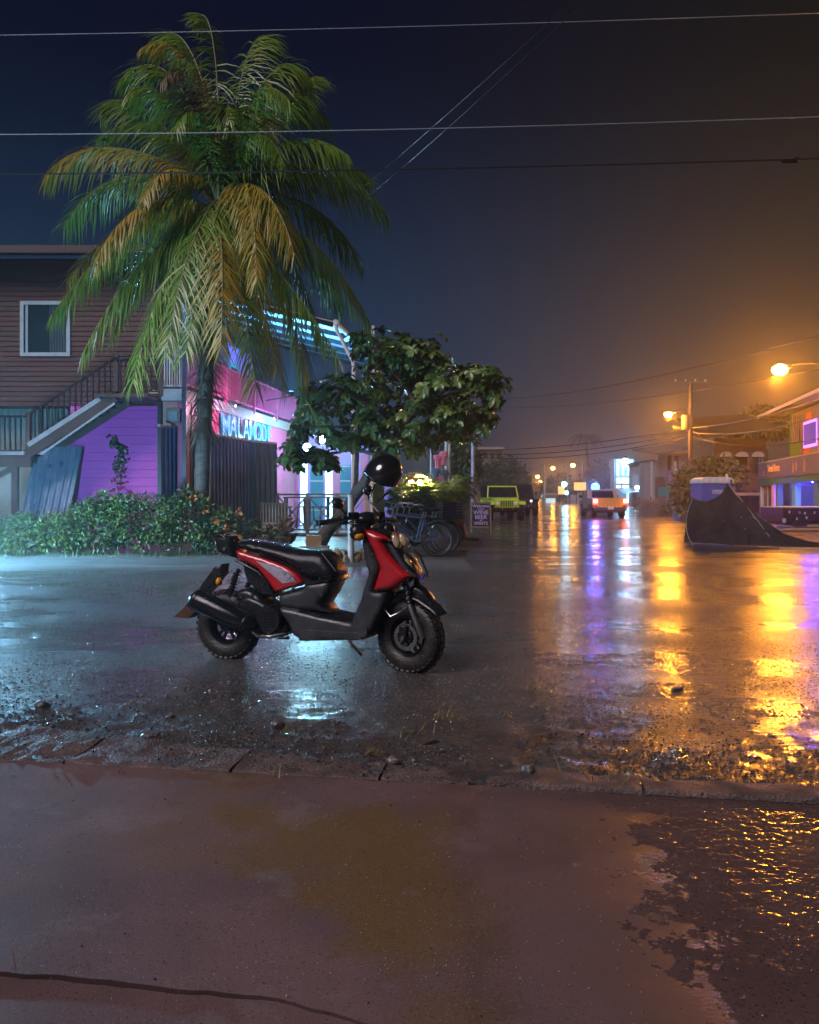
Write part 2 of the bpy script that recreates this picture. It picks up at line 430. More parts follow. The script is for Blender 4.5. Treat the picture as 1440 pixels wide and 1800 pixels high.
# loose gravel, too many to count
def pebble(mb, c, r, rg):
    q = [Vector((rg.uniform(-1, 1), rg.uniform(-1, 1), rg.uniform(-1, 1))) * .3 for _ in range(6)]
    d = [Vector(v) for v in ((1, 0, 0), (-1, 0, 0), (0, 1, 0), (0, -1, 0), (0, 0, .7), (0, 0, -.7))]
    mb.add([c + (a + b) * r for a, b in zip(d, q)], [(0, 2, 4), (2, 1, 4), (1, 3, 4), (3, 0, 4), (2, 0, 5), (1, 2, 5), (3, 1, 5), (0, 3, 5)])
gv = [MB(), MB()]; rg = random.Random(3)
for i in range(15000):
    t = rg.uniform(-2.6, 2.6); w = kerb_edge(t) + abs(rg.gauss(0, .42)) - .01
    if rg.random() < .10: w = rg.uniform(0, 3.5)
    if rg.random() < .08: w = kerb_edge(t) * rg.random()
    q = kerb_xy(t, w)
    if fbm(q.x, q.y, 1.7) < rg.uniform(-.7, .5): continue
    r = .0022 + .0062 * rg.random() ** 3 + (.007 if rg.random() < .008 else 0)
    pebble(gv[rg.random() < .13], Vector((q.x, q.y, (road_h(q.x, q.y) if w > kerb_edge(t) else .024) + r * .1)), r, rg)
for i in range(700):            # grit washed onto the slab
    t = rg.uniform(-2.2, 2.2); w = -rg.random() ** 1.5 * 1.7
    q = kerb_xy(t, w); r = .0012 + .003 * rg.random() ** 3
    pebble(gv[rg.random() < .25], Vector((q.x, q.y, .015 + r * .4)), r, rg)
tag(gv[0].build('gravel', M('wet_dark_stone', (.055, .047, .045), .22, var=.5, vscale=30, bump=.3, bscale=90), fix=False), 'loose wet gravel scattered along the broken kerb', 'gravel', kind='stuff')
tag(gv[1].build('gravel', M('wet_pale_stone', (.30, .25, .21), .25, var=.4, vscale=30), fix=False), 'pale chips among the dark gravel beside the kerb', 'gravel', kind='stuff')
# chippings of the worn road surface, too many to count
ch = MB(); rg = random.Random(41); n = 0
while n < 52000:
    y = 4.0 / (1 - rg.random() * .70); x = rg.uniform(-.56, .56) * y
    t, w = kerb_tw(x, y)
    if w < .9 or y > 13: continue
    n += 1
    if fbm(x, y, .9) + .5 * fbm(x, y, 4) < rg.uniform(-.75, .15): continue
    r = (.0035 + .0065 * rg.random() ** 2) * (1 + .05 * y); q = Vector((x, y, road_h(x, y) - r * .05))
    a = rg.uniform(0, 6.28); ca, sa = math.cos(a) * r, math.sin(a) * r; hh = r * rg.uniform(.25, .6)
    ch.add([q + Vector((ca, sa, -.002)), q + Vector((-sa * .9, ca * .9, -.002)), q + Vector((-ca * .8, -sa, -.002)), q + Vector((sa, -ca * 1.1, -.002)), q + Vector((rg.uniform(-.4, .4) * r, rg.uniform(-.4, .4) * r, hh))], [(0, 1, 4), (1, 2, 4), (2, 3, 4), (3, 0, 4)])
tag(ch.build('road_chippings', M('wet_chipping', (.052, .048, .048), .16, base2=(.12, .10, .09), vscale=9, spec=.55), fix=False), 'wet stone chippings standing out of the worn road surface', 'chippings', kind='stuff')
# rain-rippled puddle on the right of the slab
pm_, N, L, p = nodes('puddle_water'); g = G(N, L)
pb2 = g.mix(g.map(g.noise(1.6, 6, .6), .35, .65), (.125, .074, .067), (.086, .051, .049)); pb2 = g.mix(g.map(g.noise(130, 3), .56, .70), pb2, (.03, .02, .02)); pb2 = g.mix(g.map(g.noise(6, 6, .7), .55, .7), pb2, (.07, .044, .036)); L.new(pb2, p.inputs['Base Color']); p.inputs['Roughness'].default_value = .13; p.inputs['IOR'].default_value = 1.36
pu = MB(); nu, nv_ = 330, 330
def pud_pt(u, v):
    y = 1.55 + 1.62 * v; x = .30 + (y * .56 - .30) * u; t, w = kerb_tw(x, y)
    mask = smooth(.38, 1.05, x + .26 * fbm(x, y, 1.6) + .10 * fbm(x, y, 9)) * smooth(0, -.10, w)
    rp_ = (.0016 * fbm(x, y * 1.2, 66, 3) + .0020 * fbm(x, y * 1.3, 21, 2)) * (.35 + .65 * smooth(-.2, .5, fbm(x, y, 2.6) + .25))
    return Vector((x, y, .0125 + .004 * fbm(x, y, 1.3, 2) - .0022 + .0040 * mask + rp_ * mask))
pu.grid(pud_pt, nu, nv_)
tag(pu.build('puddle', pm_, smooth_=True, ang=180, fix=False), kind='structure')
# raindrop splashes: beads of water thrown up from road and slab
dr = MB(); rg = random.Random(5)
for i in range(750):
    y = 1.9 + 9 * rg.random() ** 1.6; x = rg.uniform(-.52, .52) * y
    t, w = kerb_tw(x, y); z = road_h(x, y) if w > .25 else .016
    for _ in range(rg.choice((1, 1, 2, 3))):
        c = Vector((x + rg.gauss(0, .012), y + rg.gauss(0, .012), z + abs(rg.gauss(0, .012)))); r = .0008 + .0012 * rg.random()
        dr.add([c + Vector(v) * r for v in ((1, 0, 0), (-1, 0, 0), (0, 1, 0), (0, -1, 0), (0, 0, 1.3), (0, 0, -1.3))],
               [(0, 2, 4), (2, 1, 4), (1, 3, 4), (3, 0, 4), (2, 0, 5), (1, 2, 5), (3, 1, 5), (0, 3, 5)])
tag(dr.build('raindrops', M('water_bead', (.35, .38, .42), .05, spec=.8), fix=False, smooth_=True, ang=180), 'splashing raindrops beading over the wet road and slab', 'rain', kind='stuff')

# weeds and dry stalks along the kerb
wd = MB(); rg = random.Random(9)
def blade(mb, a, d, ln, wd_, seg=4):
    a = Vector(a); d = Vector(d).normalized(); sd = d.cross(Vector((0, 0, 1))).normalized() if abs(d.z) < .99 else Vector((1, 0, 0)); pts = []; p_ = a.copy()
    for i in range(seg + 1):
        k = wd_ * (1 - i / seg) + .0004; pts += [p_ - sd * k, p_ + sd * k]; p_ = p_ + d * ln / seg; d = (d + Vector((0, 0, -.22))).normalized()
    mb.add(pts, [(2 * i, 2 * i + 1, 2 * i + 3, 2 * i + 2) for i in range(seg)])
tufts = [(375, 1330, 12, .05), (660, 1335, 26, .06), (640, 1370, 8, .05), (490, 1375, 3, .08), (985, 1365, 5, .16), (1050, 1385, 6, .16), (1095, 1395, 6, .12), (1165, 1370, 8, .06),
         (930, 1215, 26, .07), (950, 1245, 14, .06), (780, 1265, 16, .09), (815, 1280, 8, .05), (735, 1290, 14, .07), (110, 1260, 10, .07), (500, 1290, 14, .08), (245, 1320, 12, .05), (710, 1300, 10, .06), (860, 1180, 10, .05), (885, 1260, 8, .05)]
for px, py, n, ln in tufts:
    y = H * F / (py - 870); x = (px - 720) / F * y
    for i in range(n):
        xx, yy = x + rg.gauss(0, .03), y + rg.gauss(0, .03); a = rg.uniform(0, 6.28)
        blade(wd, (xx, yy, road_h(xx, yy) if kerb_tw(xx, yy)[1] > .2 else .02), (math.cos(a), math.sin(a), rg.uniform(.4, 1.8)), ln * rg.uniform(.5, 1.2), .0022)
tag(wd.build('weeds', M('dry_weed', (.20, .17, .05), .5, var=.5, vscale=12), fix=False), 'sparse dry weeds growing along the kerb and gravel', 'weeds', kind='stuff')

# fallen leaf, and single stones large enough to pick out
def leaf_mesh(name, mat, ln=.2, wd_=.1, fold=.25, curl=.15):
    prof = [(0, .02), (.12, .22), (.35, .62), (.6, 1.), (.8, .92), (.93, .5), (1, 0)]
    vs = []; fs = []
    for u, w in prof:
        z = -curl * ln * u * u
        vs += [(u * ln, -w * wd_ / 2, z + fold * w * wd_ / 2), (u * ln, 0, z), (u * ln, w * wd_ / 2, z + fold * w * wd_ / 2)]
    for i in range(len(prof) - 1):
        a = 3 * i; fs += [(a, a + 1, a + 4, a + 3), (a + 1, a + 2, a + 5, a + 4)]
    me = bpy.data.meshes.new(name); me.from_pydata(vs, [], fs); me.materials.append(mat); me.shade_smooth(); return me
o = mesh_obj('fallen_leaf', leaf_mesh('fallen_leaf', M('dead_leaf', (.42, .19, .04), .35, var=.4, vscale=30), .085, .05, .5, -.25))
q = ground(742, H * F / (1327 - 870)); o.location = (q.x, q.y, .045); o.rotation_euler = (R(-18), 0, R(-20)); tag(o, 'orange-brown dead leaf lying on the gravel by the kerb', 'leaf')
stone_m = M('wet_rock', (.11, .095, .09), .3, var=.5, vscale=14, bump=.5, bscale=40)
def rock(name, c, r, mat, label, cat, group=None, seed=0):
    rr = random.Random(seed); m_ = MB(); off = Vector((rr.random() * 9, rr.random() * 9, 0))
    m_.sphere((0, 0, 0), r, 12, 8)
    m_.v = [v * (1 + .45 * mnoise.noise(v * (1.3 / max(r)) + off)) for v in m_.v]
    o = mesh_obj(name, m_.mesh(name, mat, None, True, True, 50)); o.location = c; o.rotation_euler = (0, 0, rr.random() * 6); return tag(o, label, cat, group)
for i, (px, py, r, lb) in enumerate([(488, 1280, (.05, .035, .03), 'lumpy grey stone with a pale top in the gravel'), (268, 1298, (.05, .03, .012), 'flat dark clod lying on the concrete apron'),
        (75, 1245, (.045, .035, .025), 'brown muddy clod in the gravel at the far left'),
        (1190, 1212, (.028, .05, .010), 'long dark stone in the orange lit wet road'), (300, 1262, (.035, .02, .015), 'small tan chip of concrete in the gravel'),
        (930, 1372, (.03, .025, .03), 'rough stone wedged at the broken kerb end'), (690, 1352, (.02, .03, .02), 'small dark clod in the kerb crack')]):
    y = H * F / (py - 870); x = (px - 720) / F * y; t, w = kerb_tw(x, y)
    rock('stone', (x, y, (road_h(x, y) if w > kerb_edge(t) else .03) + r[2] * .3), r, stone_m, lb, 'stone', 'stones along the kerb', i + 20)

# unpaved verge in front of the house and the bar
vm = MB()
edge = [(-14, 15.3), (-8, 15.4), (-4.2, 15.5), (-2.4, 14.4), (-1.1, 13.6), (-.6, 14.2), (-.5, 15.6), (.2, 16.6), (1.6, 19), (2.4, 25), (3.6, 34), (6, 60), (11, 140)]
def vp(u, v):
    s_ = u * (len(edge) - 1); i = min(len(edge) - 2, int(s_)); fr = s_ - i
    a = Vector(edge[i]) * (1 - fr) + Vector(edge[i + 1]) * fr
    q = a + Vector((-6 - a.x * .2 if i > 5 else 0, 14 * 1. if i < 8 else 4)) * v + Vector((0, .25 * fbm(a.x, a.y, 1.1) * (1 - v)))
    return Vector((q.x, q.y, gz(q.y) + .004 + (.05 + .02 * fbm(q.x, q.y, 1.5)) * smooth(0, .08, v)))
vm.grid(vp, 120, 26)
tag(vm.build('verge', M('wet_dirt', (.075, .058, .045), .42, var=.5, vscale=3, bump=.7, bscale=14, rvar=.15), smooth_=True, ang=90, fix=False), kind='structure')
# ------------------------------------------------------------------ the scooter (local: x forward, y left, z up)
SC_O = Vector((-.636, 5.580)); SC_YAW = math.atan2(-.449, 1.286)
_f = Vector((math.cos(SC_YAW), math.sin(SC_YAW), 0)); _l = Vector((-_f.y, _f.x, 0))
def S(zx, zy, off=0.):          # side-view measurement -> (forward, up) on the plane off metres to the scooter's right
    px, py = 300 + zx / 2.769, 780 + zy / 2.769
    d = Vector(((px - 720) / F, 1, -(py - 870) / F)); c = Vector((0, 0, H)); o = Vector((SC_O.x, SC_O.y, 0)) - _l * off
    k = (o - c).dot(_l) / d.dot(_l); q = c + d * k - Vector((SC_O.x, SC_O.y, 0))
    return Vector((q.dot(_f), q.z))
def SO(pts, off=0.): return [S(a, b, off) for a, b in pts]
red = M('scooter_red_paint', (.48, .006, .012), .28, var=.25, vscale=9, coat=.7, croughness=.08)
blackp = M('scooter_black_plastic', (.012, .013, .015), .28, var=.4, vscale=20, bump=.12, bscale=120, rvar=.1)
grimy = M('scooter_grimy_plastic', (.050, .055, .062), .34, base2=(.018, .020, .024), vscale=11, bump=.15, bscale=90, rvar=.14)
vinyl = M('seat_vinyl', (.010, .010, .014), .27, bump=.18, bscale=220, rvar=.05, var=.1)
rubber = M('tyre_rubber', (.014, .0135, .014), .48, base2=(.030, .025, .021), vscale=16, bump=.3, bscale=70, rvar=.15)
metal = M('brushed_metal', (.45, .45, .46), .3, 1., var=.3, vscale=30, rvar=.1)
darkm = M('dark_metal', (.03, .03, .033), .34, .6, var=.4, vscale=18, rvar=.12)
gloss = M('muffler_black', (.012, .012, .018), .16, .3, bump=.1, bscale=90, var=.3, rvar=.08)
amber = M('amber_lens', (.75, .30, .02), .15, var=.2, vscale=30)
lens = M('clear_lens', (.75, .62, .40), .08, .35, var=.5, vscale=45, coat=1.)
brown = M('plate_brown', (.10, .045, .02), .4, var=.4, vscale=20)
sc = thing('motor_scooter', (0, 0, 0), 'red and black motor scooter parked in the wet street', 'scooter')
def part(mbx, name, m_, parent=None, bevel=0, ang=45): return mbx.build(name, m_, parent or sc, smooth_=True, bevel=bevel, ang=ang)
FW = S(1168, 920, .0); FW.y = .245; RWx = S(283, 880, 0).x; RW = Vector((RWx, .245))
# floor, leg shield back and lower fairing in one moulding
body = [(520, 775), (600, 788), (720, 818), (880, 850), (920, 760), (962, 618), (948, 580), (925, 470), (936, 403), (960, 430), (1000, 520), (1026, 596), (996, 703), (1064, 705), (1050, 775), (1010, 860), (985, 912), (930, 945), (640, 948), (600, 930), (575, 870), (540, 820)]
part(MB().puff(SO(body, .12), 0, .085, .155, .035, .016), 'floor_fairing', grimy)
part(MB().puff(SO([(600, 880), (930, 890), (985, 860), (975, 925), (930, 950), (640, 953)], .13), 0, .10, .163, .02, .02), 'lower_skirt', grimy)
part(MB().puff(SO([(640, 800), (880, 850), (888, 858), (880, 866), (720, 838), (600, 805)], .13), 0, .12, .150, .008, .02), 'floor_mat', blackp)
# body below the seat
under = [(520, 722), (640, 690), (660, 660), (790, 652), (788, 672), (768, 720), (728, 780), (765, 818), (700, 812), (560, 795), (528, 785)]
part(MB().puff(SO(under, .12), 0, .085, .138, .05, .018), 'underseat_body', grimy)
part(MB().puff(SO([(655, 655), (800, 640), (805, 655), (770, 672), (640, 688)], .13), 0, .10, .142, .012, .02), 'seat_rail', blackp)
# seat
seat = chaikin(SO([(316, 470), (345, 456), (480, 485), (600, 512), (735, 518), (770, 560), (805, 610), (800, 656), (650, 660), (600, 602), (480, 545), (330, 508), (314, 495)], .12), 1)
so = part(MB().puff(seat, 0, .07, .15, .075, .016), 'seat', vinyl)
pa = [S(a, b, .145) for a, b in ((488, 552), (480, 520), (455, 490))]
so2 = MB().tube([(q.x, -.146 + .02 * i, q.y) for i, q in enumerate(pa)], .004, 6).build('seam', vinyl, so, smooth_=True)
MB().tube([(q.x, -.1495 + .012 * (i == 2), q.y) for i, q in enumerate([S(a, b, .15) for a, b in ((735, 522), (768, 565), (800, 612))])], .004, 6).build('piping', M('seat_piping', (.16, .15, .15), .4), so, smooth_=True)
# red flank panels with a pale graphic
flank = [(322, 508), (400, 530), (490, 560), (570, 592), (615, 622), (652, 664), (600, 690), (512, 712), (478, 660), (432, 602), (380, 572), (330, 550)]
dec = [(415, 562), (480, 578), (560, 608), (590, 632), (612, 664), (545, 670), (500, 632)]
for sg in (-1, 1):
    fo = part(MB().puff(SO(flank, .14), sg * .142, .006, .024, .03, .014), 'flank_panel', red)
    fl = MB().puff(SO(dec, .165), sg * .167, .001, .0025, .02, .02).build('graphic', M('pale_graphic', (.42, .40, .52), .3, var=.2, vscale=40), fo, smooth_=True)
    for cx, cz, r in ((562, 640, 22), (575, 655, 14), (550, 625, 12), (590, 650, 16)):
        arc = [S(cx + r * math.cos(a), cz + r * math.sin(a) * .8, .17) for a in [i * .5 - 2.2 for i in range(8)]]
        MB().tube([(q.x, sg * .1702, q.y) for q in arc], .0018, 5).build('print_line', M('print_dark', (.05, .05, .07), .4), fo)
    pp = [S(a, b, .15) for a, b in ((318, 556), (372, 585), (432, 618), (470, 672), (500, 730), (522, 776))]
    part(MB().tube([(q.x, sg * .152, q.y) for q in pp], .011, 8), 'side_trim', blackp)
part(MB().puff(SO([(322, 555), (425, 605), (470, 668), (505, 740), (440, 735), (360, 660), (345, 600)], .1), 0, .06, .10, .02, .02), 'tail_inner', blackp)
part(MB().puff(SO([(220, 435), (300, 440), (318, 500), (330, 552), (300, 545), (235, 520), (222, 480)], .06), 0, .055, .10, .03, .016), 'tail_cover', blackp)
part(MB().puff(SO([(213, 440), (240, 450), (236, 505), (218, 490)], .05), 0, .04, .07, .015, .014), 'tail_light', M('tail_lens', (.22, .01, .012), .15, coat=.5))
# grab rail
gr = [S(a, b, .09) for a, b in ((300, 538), (275, 455), (250, 435), (205, 432))]
for sg in (-1, 1):
    part(MB().tube([(q.x, sg * (.095 if i < 3 else .07), q.y) for i, q in enumerate(gr)], .009, 8), 'grab_rail', blackp)
gq = [S(a, b, 0) for a, b in ((340, 462), (318, 440), (288, 438), (285, 470))]
part(MB().tube([(q.x, .02, q.y) for q in gq], .011, 8), 'grab_handle', M('orange_lit_grip', (.30, .16, .05), .4, var=.3))  # orange lamplight on the handle is put into its colour
bq = S(264, 503, .1)
part(MB().lathe([(.012, -.112), (.012, -.098)], (bq.x, 0, bq.y), 'y', 10), 'bolt', metal)
# rear mudguard, number plate, turn signals
mg = [S(a, b) for a, b in ((235, 590), (170, 680), (100, 770), (60, 825), (72, 832), (120, 790), (190, 712), (265, 620))]
part(MB().puff(mg, 0, .06, .065, .01, .02), 'rear_mudguard', blackp)
pq = [S(a, b) for a, b in ((48, 828), (104, 778), (148, 802), (122, 834))]
part(MB().puff(pq, 0, .085, .087, .006, .03), 'number_plate', brown)
part(MB().puff(SO([(212, 636), (232, 590), (262, 575), (250, 636)], .02), 0, .05, .06, .01, .02), 'plate_lamp', blackp)
for sg in (-1, 1):
    q = S(240, 662, .09); part(MB().sphere((q.x, sg * .10, q.y), (.022, .03, .03)), 'rear_turn_signal', amber)
# rear shock absorbers
for sg in (-1, 1):
    a, b = S(335, 600, .1), S(290, 735, .1)
    d3 = Vector((b.x - a.x, 0, b.y - a.y)); p0 = Vector((a.x, sg * .11, a.y))
    part(MB().tube([p0, p0 + d3], .014, 8), 'rear_shock', darkm)
    co = [p0 + d3 * (.1 + .7 * i / 60) + Vector((math.cos(i * .65) * .024, math.sin(i * .65) * .024, 0)) for i in range(61)]
    part(MB().tube(co, .005, 5), 'shock_spring', darkm)
# engine, transmission, exhaust
part(MB().puff(chaikin(SO([(330, 770), (380, 720), (450, 745), (520, 790), (585, 850), (600, 915), (520, 930), (420, 915), (350, 860)], .05)), 0, .08, .115, .03, .02), 'engine_case', darkm)
q = S(482, 848, .13)
eng = part(MB().lathe([(.085, -.155), (.10, -.135), (.10, -.09)], (q.x, 0, q.y), 'y', 24), 'fan_cover', blackp)
for i in range(6): MB().bar((q.x - .055, -.158, q.y + .045 - i * .018), (q.x + .05, -.158, q.y + .055 - i * .018), .006, .006).build('fan_slot', darkm, eng)
part(MB().puff(chaikin(SO([(300, 720), (360, 690), (430, 720), (470, 780), (440, 800), (380, 770), (320, 760)], .08)), 0, .06, .10, .03, .02), 'air_cleaner', blackp)
part(MB().puff(chaikin(SO([(255, 860), (300, 835), (440, 860), (470, 900), (440, 925), (300, 910)], -.1)), .10, .025, .035, .02, .02), 'swing_arm', darkm)
a, b = S(112, 742, .20), S(392, 878, .18)
pa, pb = Vector((a.x, -.20, a.y)), Vector((b.x, -.175, b.y)); dv = pb - pa
mu = part(MB().tube([pa + dv * t for t in (-.03, .0, .03, .12, .5, .85, .95, 1.02, 1.08)], [.025, .055, .069, .076, .076, .066, .056, .042, .022], 18), 'muffler', gloss)
MB().tube([pa - dv * .035, pa - dv * .02], [.036, .044], 14).build('muffler_cap', metal, mu, smooth_=True)
for t in (.06, .9): MB().tube([pa + dv * (t - .012), pa + dv * (t + .012)], .0755 if t < .5 else .064, 18).build('band', darkm, mu, smooth_=True)
ex = [S(x_, z_, o_) for x_, z_, o_ in ((400, 898, .16), (425, 925, .15), (480, 930, .13), (545, 918, .10), (592, 905, .06))]
part(MB().tube([(q.x, y_, q.y) for q, y_ in zip(ex, (-.165, -.155, -.135, -.11, -.06))], .014, 8), 'exhaust_pipe', metal)
# wheels
def wheel(c, R0, r, wid, steer, name):
    w = bpy.data.objects.new(name, None); col.objects.link(w); w.parent = sc; w.location = (c.x, 0, c.y)
    ty = MB().torus((0, 0, 0), R0 - r, r, 'y', 44, 14, wid / r)
    tb = ty.mesh('tyre', rubber, None, True, True, 60); mesh_obj('tyre', tb, w)
    tr = MB()
    for i in range(34):
        a_ = 2 * math.pi * i / 34
        for k_ in (-1, 0, 1):
            aa = a_ + k_ * .05; rr = (R0 - r) + r * math.cos(abs(k_) * .75) + .001; yy = k_ * wid * .66
            tr.box((rr * math.cos(aa), yy, rr * math.sin(aa)), (.012, wid * .42, .026), Matrix.Rotation(-aa, 3, 'Y') @ Matrix.Rotation(k_ * .5, 3, 'Z'))
    mesh_obj('tread', tr.mesh('tread', rubber), w)
    ri = R0 - 2 * r
    rim = MB().lathe([(ri + .012, -.05), (ri + .016, -.046), (ri - .004, -.03), (ri - .012, 0), (ri - .004, .03), (ri + .016, .046), (ri + .012, .05)], (0, 0, 0), 'y', 40, cap=False)
    rimm = M('black_rim', (.014, .014, .016), .22, .3, var=.3, vscale=20)
    mesh_obj('rim', rim.mesh('rim', rimm, None, True), w)
    for i in range(5):
        a_ = 2 * math.pi * i / 5 + .35; d_ = Vector((math.cos(a_), 0, math.sin(a_))); e_ = Vector((-d_.z, 0, d_.x))
        sp = MB()
        for sgn in (-1, 1): sp.bar(d_ * .03 + e_ * .012 * sgn, d_ * (ri - .004) + e_ * .024 * sgn, .02, .012, (0, 1, 0))
        mesh_obj('spoke', sp.mesh('spoke', rimm), w)
    mesh_obj('hub', MB().lathe([(.022, -.062), (.042, -.05), (.045, .05), (.022, .062)], (0, 0, 0), 'y', 20).mesh('hub', darkm, None, True), w)
    w.rotation_euler = (0, 0, steer); return w
STEER = R(-13)
fw = wheel(FW, .245, .066, .062, STEER, 'front_wheel')
rw = wheel(RW, .245, .066, .064, 0, 'rear_wheel')
mesh_obj('brake_disc', MB().lathe([(.062, -.004), (.088, -.004), (.088, .0), (.062, .0), (.062, -.004)], (0, -.058, 0), 'y', 32, cap=False).mesh('brake_disc', metal, None, True), fw)
# steered front end: fork, front mudguard, handlebar
st = Matrix.Rotation(STEER, 3, 'Z')
def FP(x_, y_, z_): v = st @ Vector((x_ - FW.x, y_, 0)); return Vector((v.x + FW.x, v.y, z_))
for sg in (-1, 1):
    up, md, lo = S(1140, 655, .08), S(1162, 772, .09), S(1226, 940, .09)
    if sg < 0: A, B, C = (Vector((up.x, -.075, up.y)), Vector((md.x, -.085, md.y)), Vector((lo.x, -.085, lo.y)))
    else: A, B, C = (FP(up.x, .085, up.y), FP(md.x, .085, md.y), FP(FW.x + .01, .085, FW.y))
    part(MB().tube([A, B], .017, 10), 'fork_tube', blackp)
    part(MB().tube([A + (B - A) * (.15 + .8 * i / 24) + Vector((math.cos(i * 1.1) * .003, 0, 0)) for i in range(25)], [.020 + .003 * (i % 2) for i in range(25)], 10), 'fork_gaiter', blackp)
    part(MB().tube([B, B + (C - B) * .12, B + (C - B) * .9, C], [.022, .026, .026, .02], 12), 'fork_leg', metal)
part(MB().tube([FP(FW.x, -.10, FW.y), FP(FW.x, .10, FW.y)], .012, 10), 'front_axle', metal)
q = S(1110, 905, .08); part(MB().box((q.x + .03, -.075, q.y), (.05, .03, .08)), 'brake_caliper', darkm, bevel=.006)
mgf = MB()
def mud(u, v, r0=.268):
    a_ = R(28) + R(88) * u; yy = (v - .5) * .15; rr = r0 + .03 * smooth(.35, 0, u) + .012 * math.cos((v - .5) * 3.1) - .03 * abs(v - .5) * 2
    return FP(FW.x + rr * math.cos(a_), yy, FW.y + rr * math.sin(a_) + .02)
mgf.grid(mud, 16, 8); mo = part(mgf, 'front_mudguard', blackp); sm = mo.modifiers.new('solid', 'SOLIDIFY'); sm.thickness = .006
part(MB().puff(chaikin(SO([(1180, 668), (1235, 692), (1272, 735), (1292, 782), (1262, 778), (1205, 742), (1165, 720)], .02)), 0, .025, .06, .03, .014), 'mudguard_beak', blackp)
part(MB().puff(SO([(1035, 800), (1075, 720), (1165, 690), (1180, 745), (1110, 765), (1060, 800), (1020, 860)], .02), 0, .03, .05, .03, .018), 'wheel_well', blackp)
hose = [S(a_, b_, .1) for a_, b_ in ((1035, 790), (1070, 832), (1120, 808), (1150, 785))]
part(MB().tube([(q.x, -.1, q.y) for q in hose], .004, 6), 'brake_hose', metal)
q = S(992, 890, .06); part(MB().sphere((q.x - .005, -.05, q.y), (.02, .05, .05)), 'yellow_reflector', amber)
# leg shield: red panels, black nose, headlights
shield = [(942, 408), (985, 414), (1045, 440), (1072, 464), (1030, 466), (1052, 508), (1090, 558), (1130, 600), (1172, 636), (1142, 656), (1098, 690), (1062, 703), (992, 706), (1022, 600), (1020, 585), (992, 512), (962, 450)]
for sg in (-1, 1):
    part(MB().puff(SO(shield, .12), sg * .118, .012, .045, .05, .013), 'shield_panel', red)
part(MB().puff(SO([(950, 410), (1000, 400), (1060, 430), (1085, 470), (1130, 520), (1170, 560), (1205, 620), (1212, 655), (1190, 656), (1120, 596), (1060, 520), (1030, 468)], .05), 0, .04, .12, .05, .014), 'nose', blackp)
part(MB().puff(SO([(960, 420), (1060, 520), (1150, 640), (1080, 700), (1010, 700), (1022, 590)], .05), 0, .06, .10, .03, .02), 'shield_core', blackp)
part(MB().puff(SO([(1058, 478), (1075, 482), (1120, 545), (1160, 600), (1200, 640), (1185, 645), (1120, 590)], .10), -.10, .012, .026, .02, .012), 'nose_trim', M('trim_grey', (.05, .05, .06), .25))
for sg in (-1, 1):
    part(MB().puff(chaikin(SO([(1078, 428), (1102, 436), (1120, 470), (1116, 502), (1096, 496), (1080, 462)], .07)), sg * .07, .018, .034, .025, .012), 'upper_headlight', lens)
    part(MB().puff(chaikin(SO([(1140, 520), (1162, 548), (1188, 612), (1186, 628), (1160, 602), (1142, 560)], .06)), sg * .065, .014, .032, .02, .012), 'lower_headlight', lens)
    part(MB().tube([(q.x, sg * .098, q.y) for q in [S(a_, b_, .09) for a_, b_ in ((1136, 512), (1168, 545), (1200, 620), (1208, 650), (1185, 640))]], .007, 7), 'headlight_bezel', blackp)
# handlebar, turned with the wheel
hb = S(945, 372, 0); HC = Vector((hb.x, 0, hb.y)); hst = Matrix.Rotation(R(-20), 3, 'Z')
def HP(x_, y_, z_): return HC + hst @ Vector((x_, y_, z_))
part(MB().tube([HC + Vector((.05, 0, -.22)), HC + Vector((0, 0, .03))], .03, 12), 'steering_stem', blackp)
part(MB().sphere(HP(.02, 0, .02), (.075, .12, .05), 16, 10), 'handlebar_cover', blackp)
part(MB().tube([HP(-.06, -.36, .0), HP(-.03, -.2, .02), HP(0, -.08, .03), HP(0, .08, .03), HP(-.03, .2, .02), HP(-.06, .36, .0)], .011, 10), 'handlebar', metal)
for sg in (-1, 1):
    part(MB().tube([HP(-.033, sg * .21, .018), HP(-.062, sg * .37, 0)], [.018, .017], 12), 'grip', M('grip_rubber', (.012, .012, .013), .5, bump=.5, bscale=150))
    part(MB().tube([HP(-.065, sg * .375, 0), HP(-.07, sg * .395, -.002)], .021, 12), 'bar_end', metal)
    part(MB().box(HP(-.02, sg * .185, .015), (.05, .05, .055), hst), 'switch_box', blackp, bevel=.008)
    part(MB().tube([HP(.012, sg * .17, .02), HP(.03, sg * .25, .012), HP(.02, sg * .35, -.004)], [.007, .006, .008], 8), 'brake_lever', metal)
    part(MB().box(HP(.02, sg * .13, .05), (.05, .06, .035), hst), 'fluid_reservoir', darkm, bevel=.006)
    ts = part(MB().sphere(HP(.07, sg * .15, -.06), (.05, .055, .055), 14, 9, hst), 'front_turn_signal', blackp)
    MB().sphere(HP(.095, sg * .155, -.085), (.030, .040, .030), 12, 8, hst).build('signal_lens', amber, ts, smooth_=True)
    for k_ in range(3):
        part(MB().tube(bez(HP(.0, sg * (.16 + .02 * k_), .0), HP(.10, sg * .10, .06 - .04 * k_), HP(.07, sg * .03, -.09), 10), .0038, 5), 'cable', blackp)
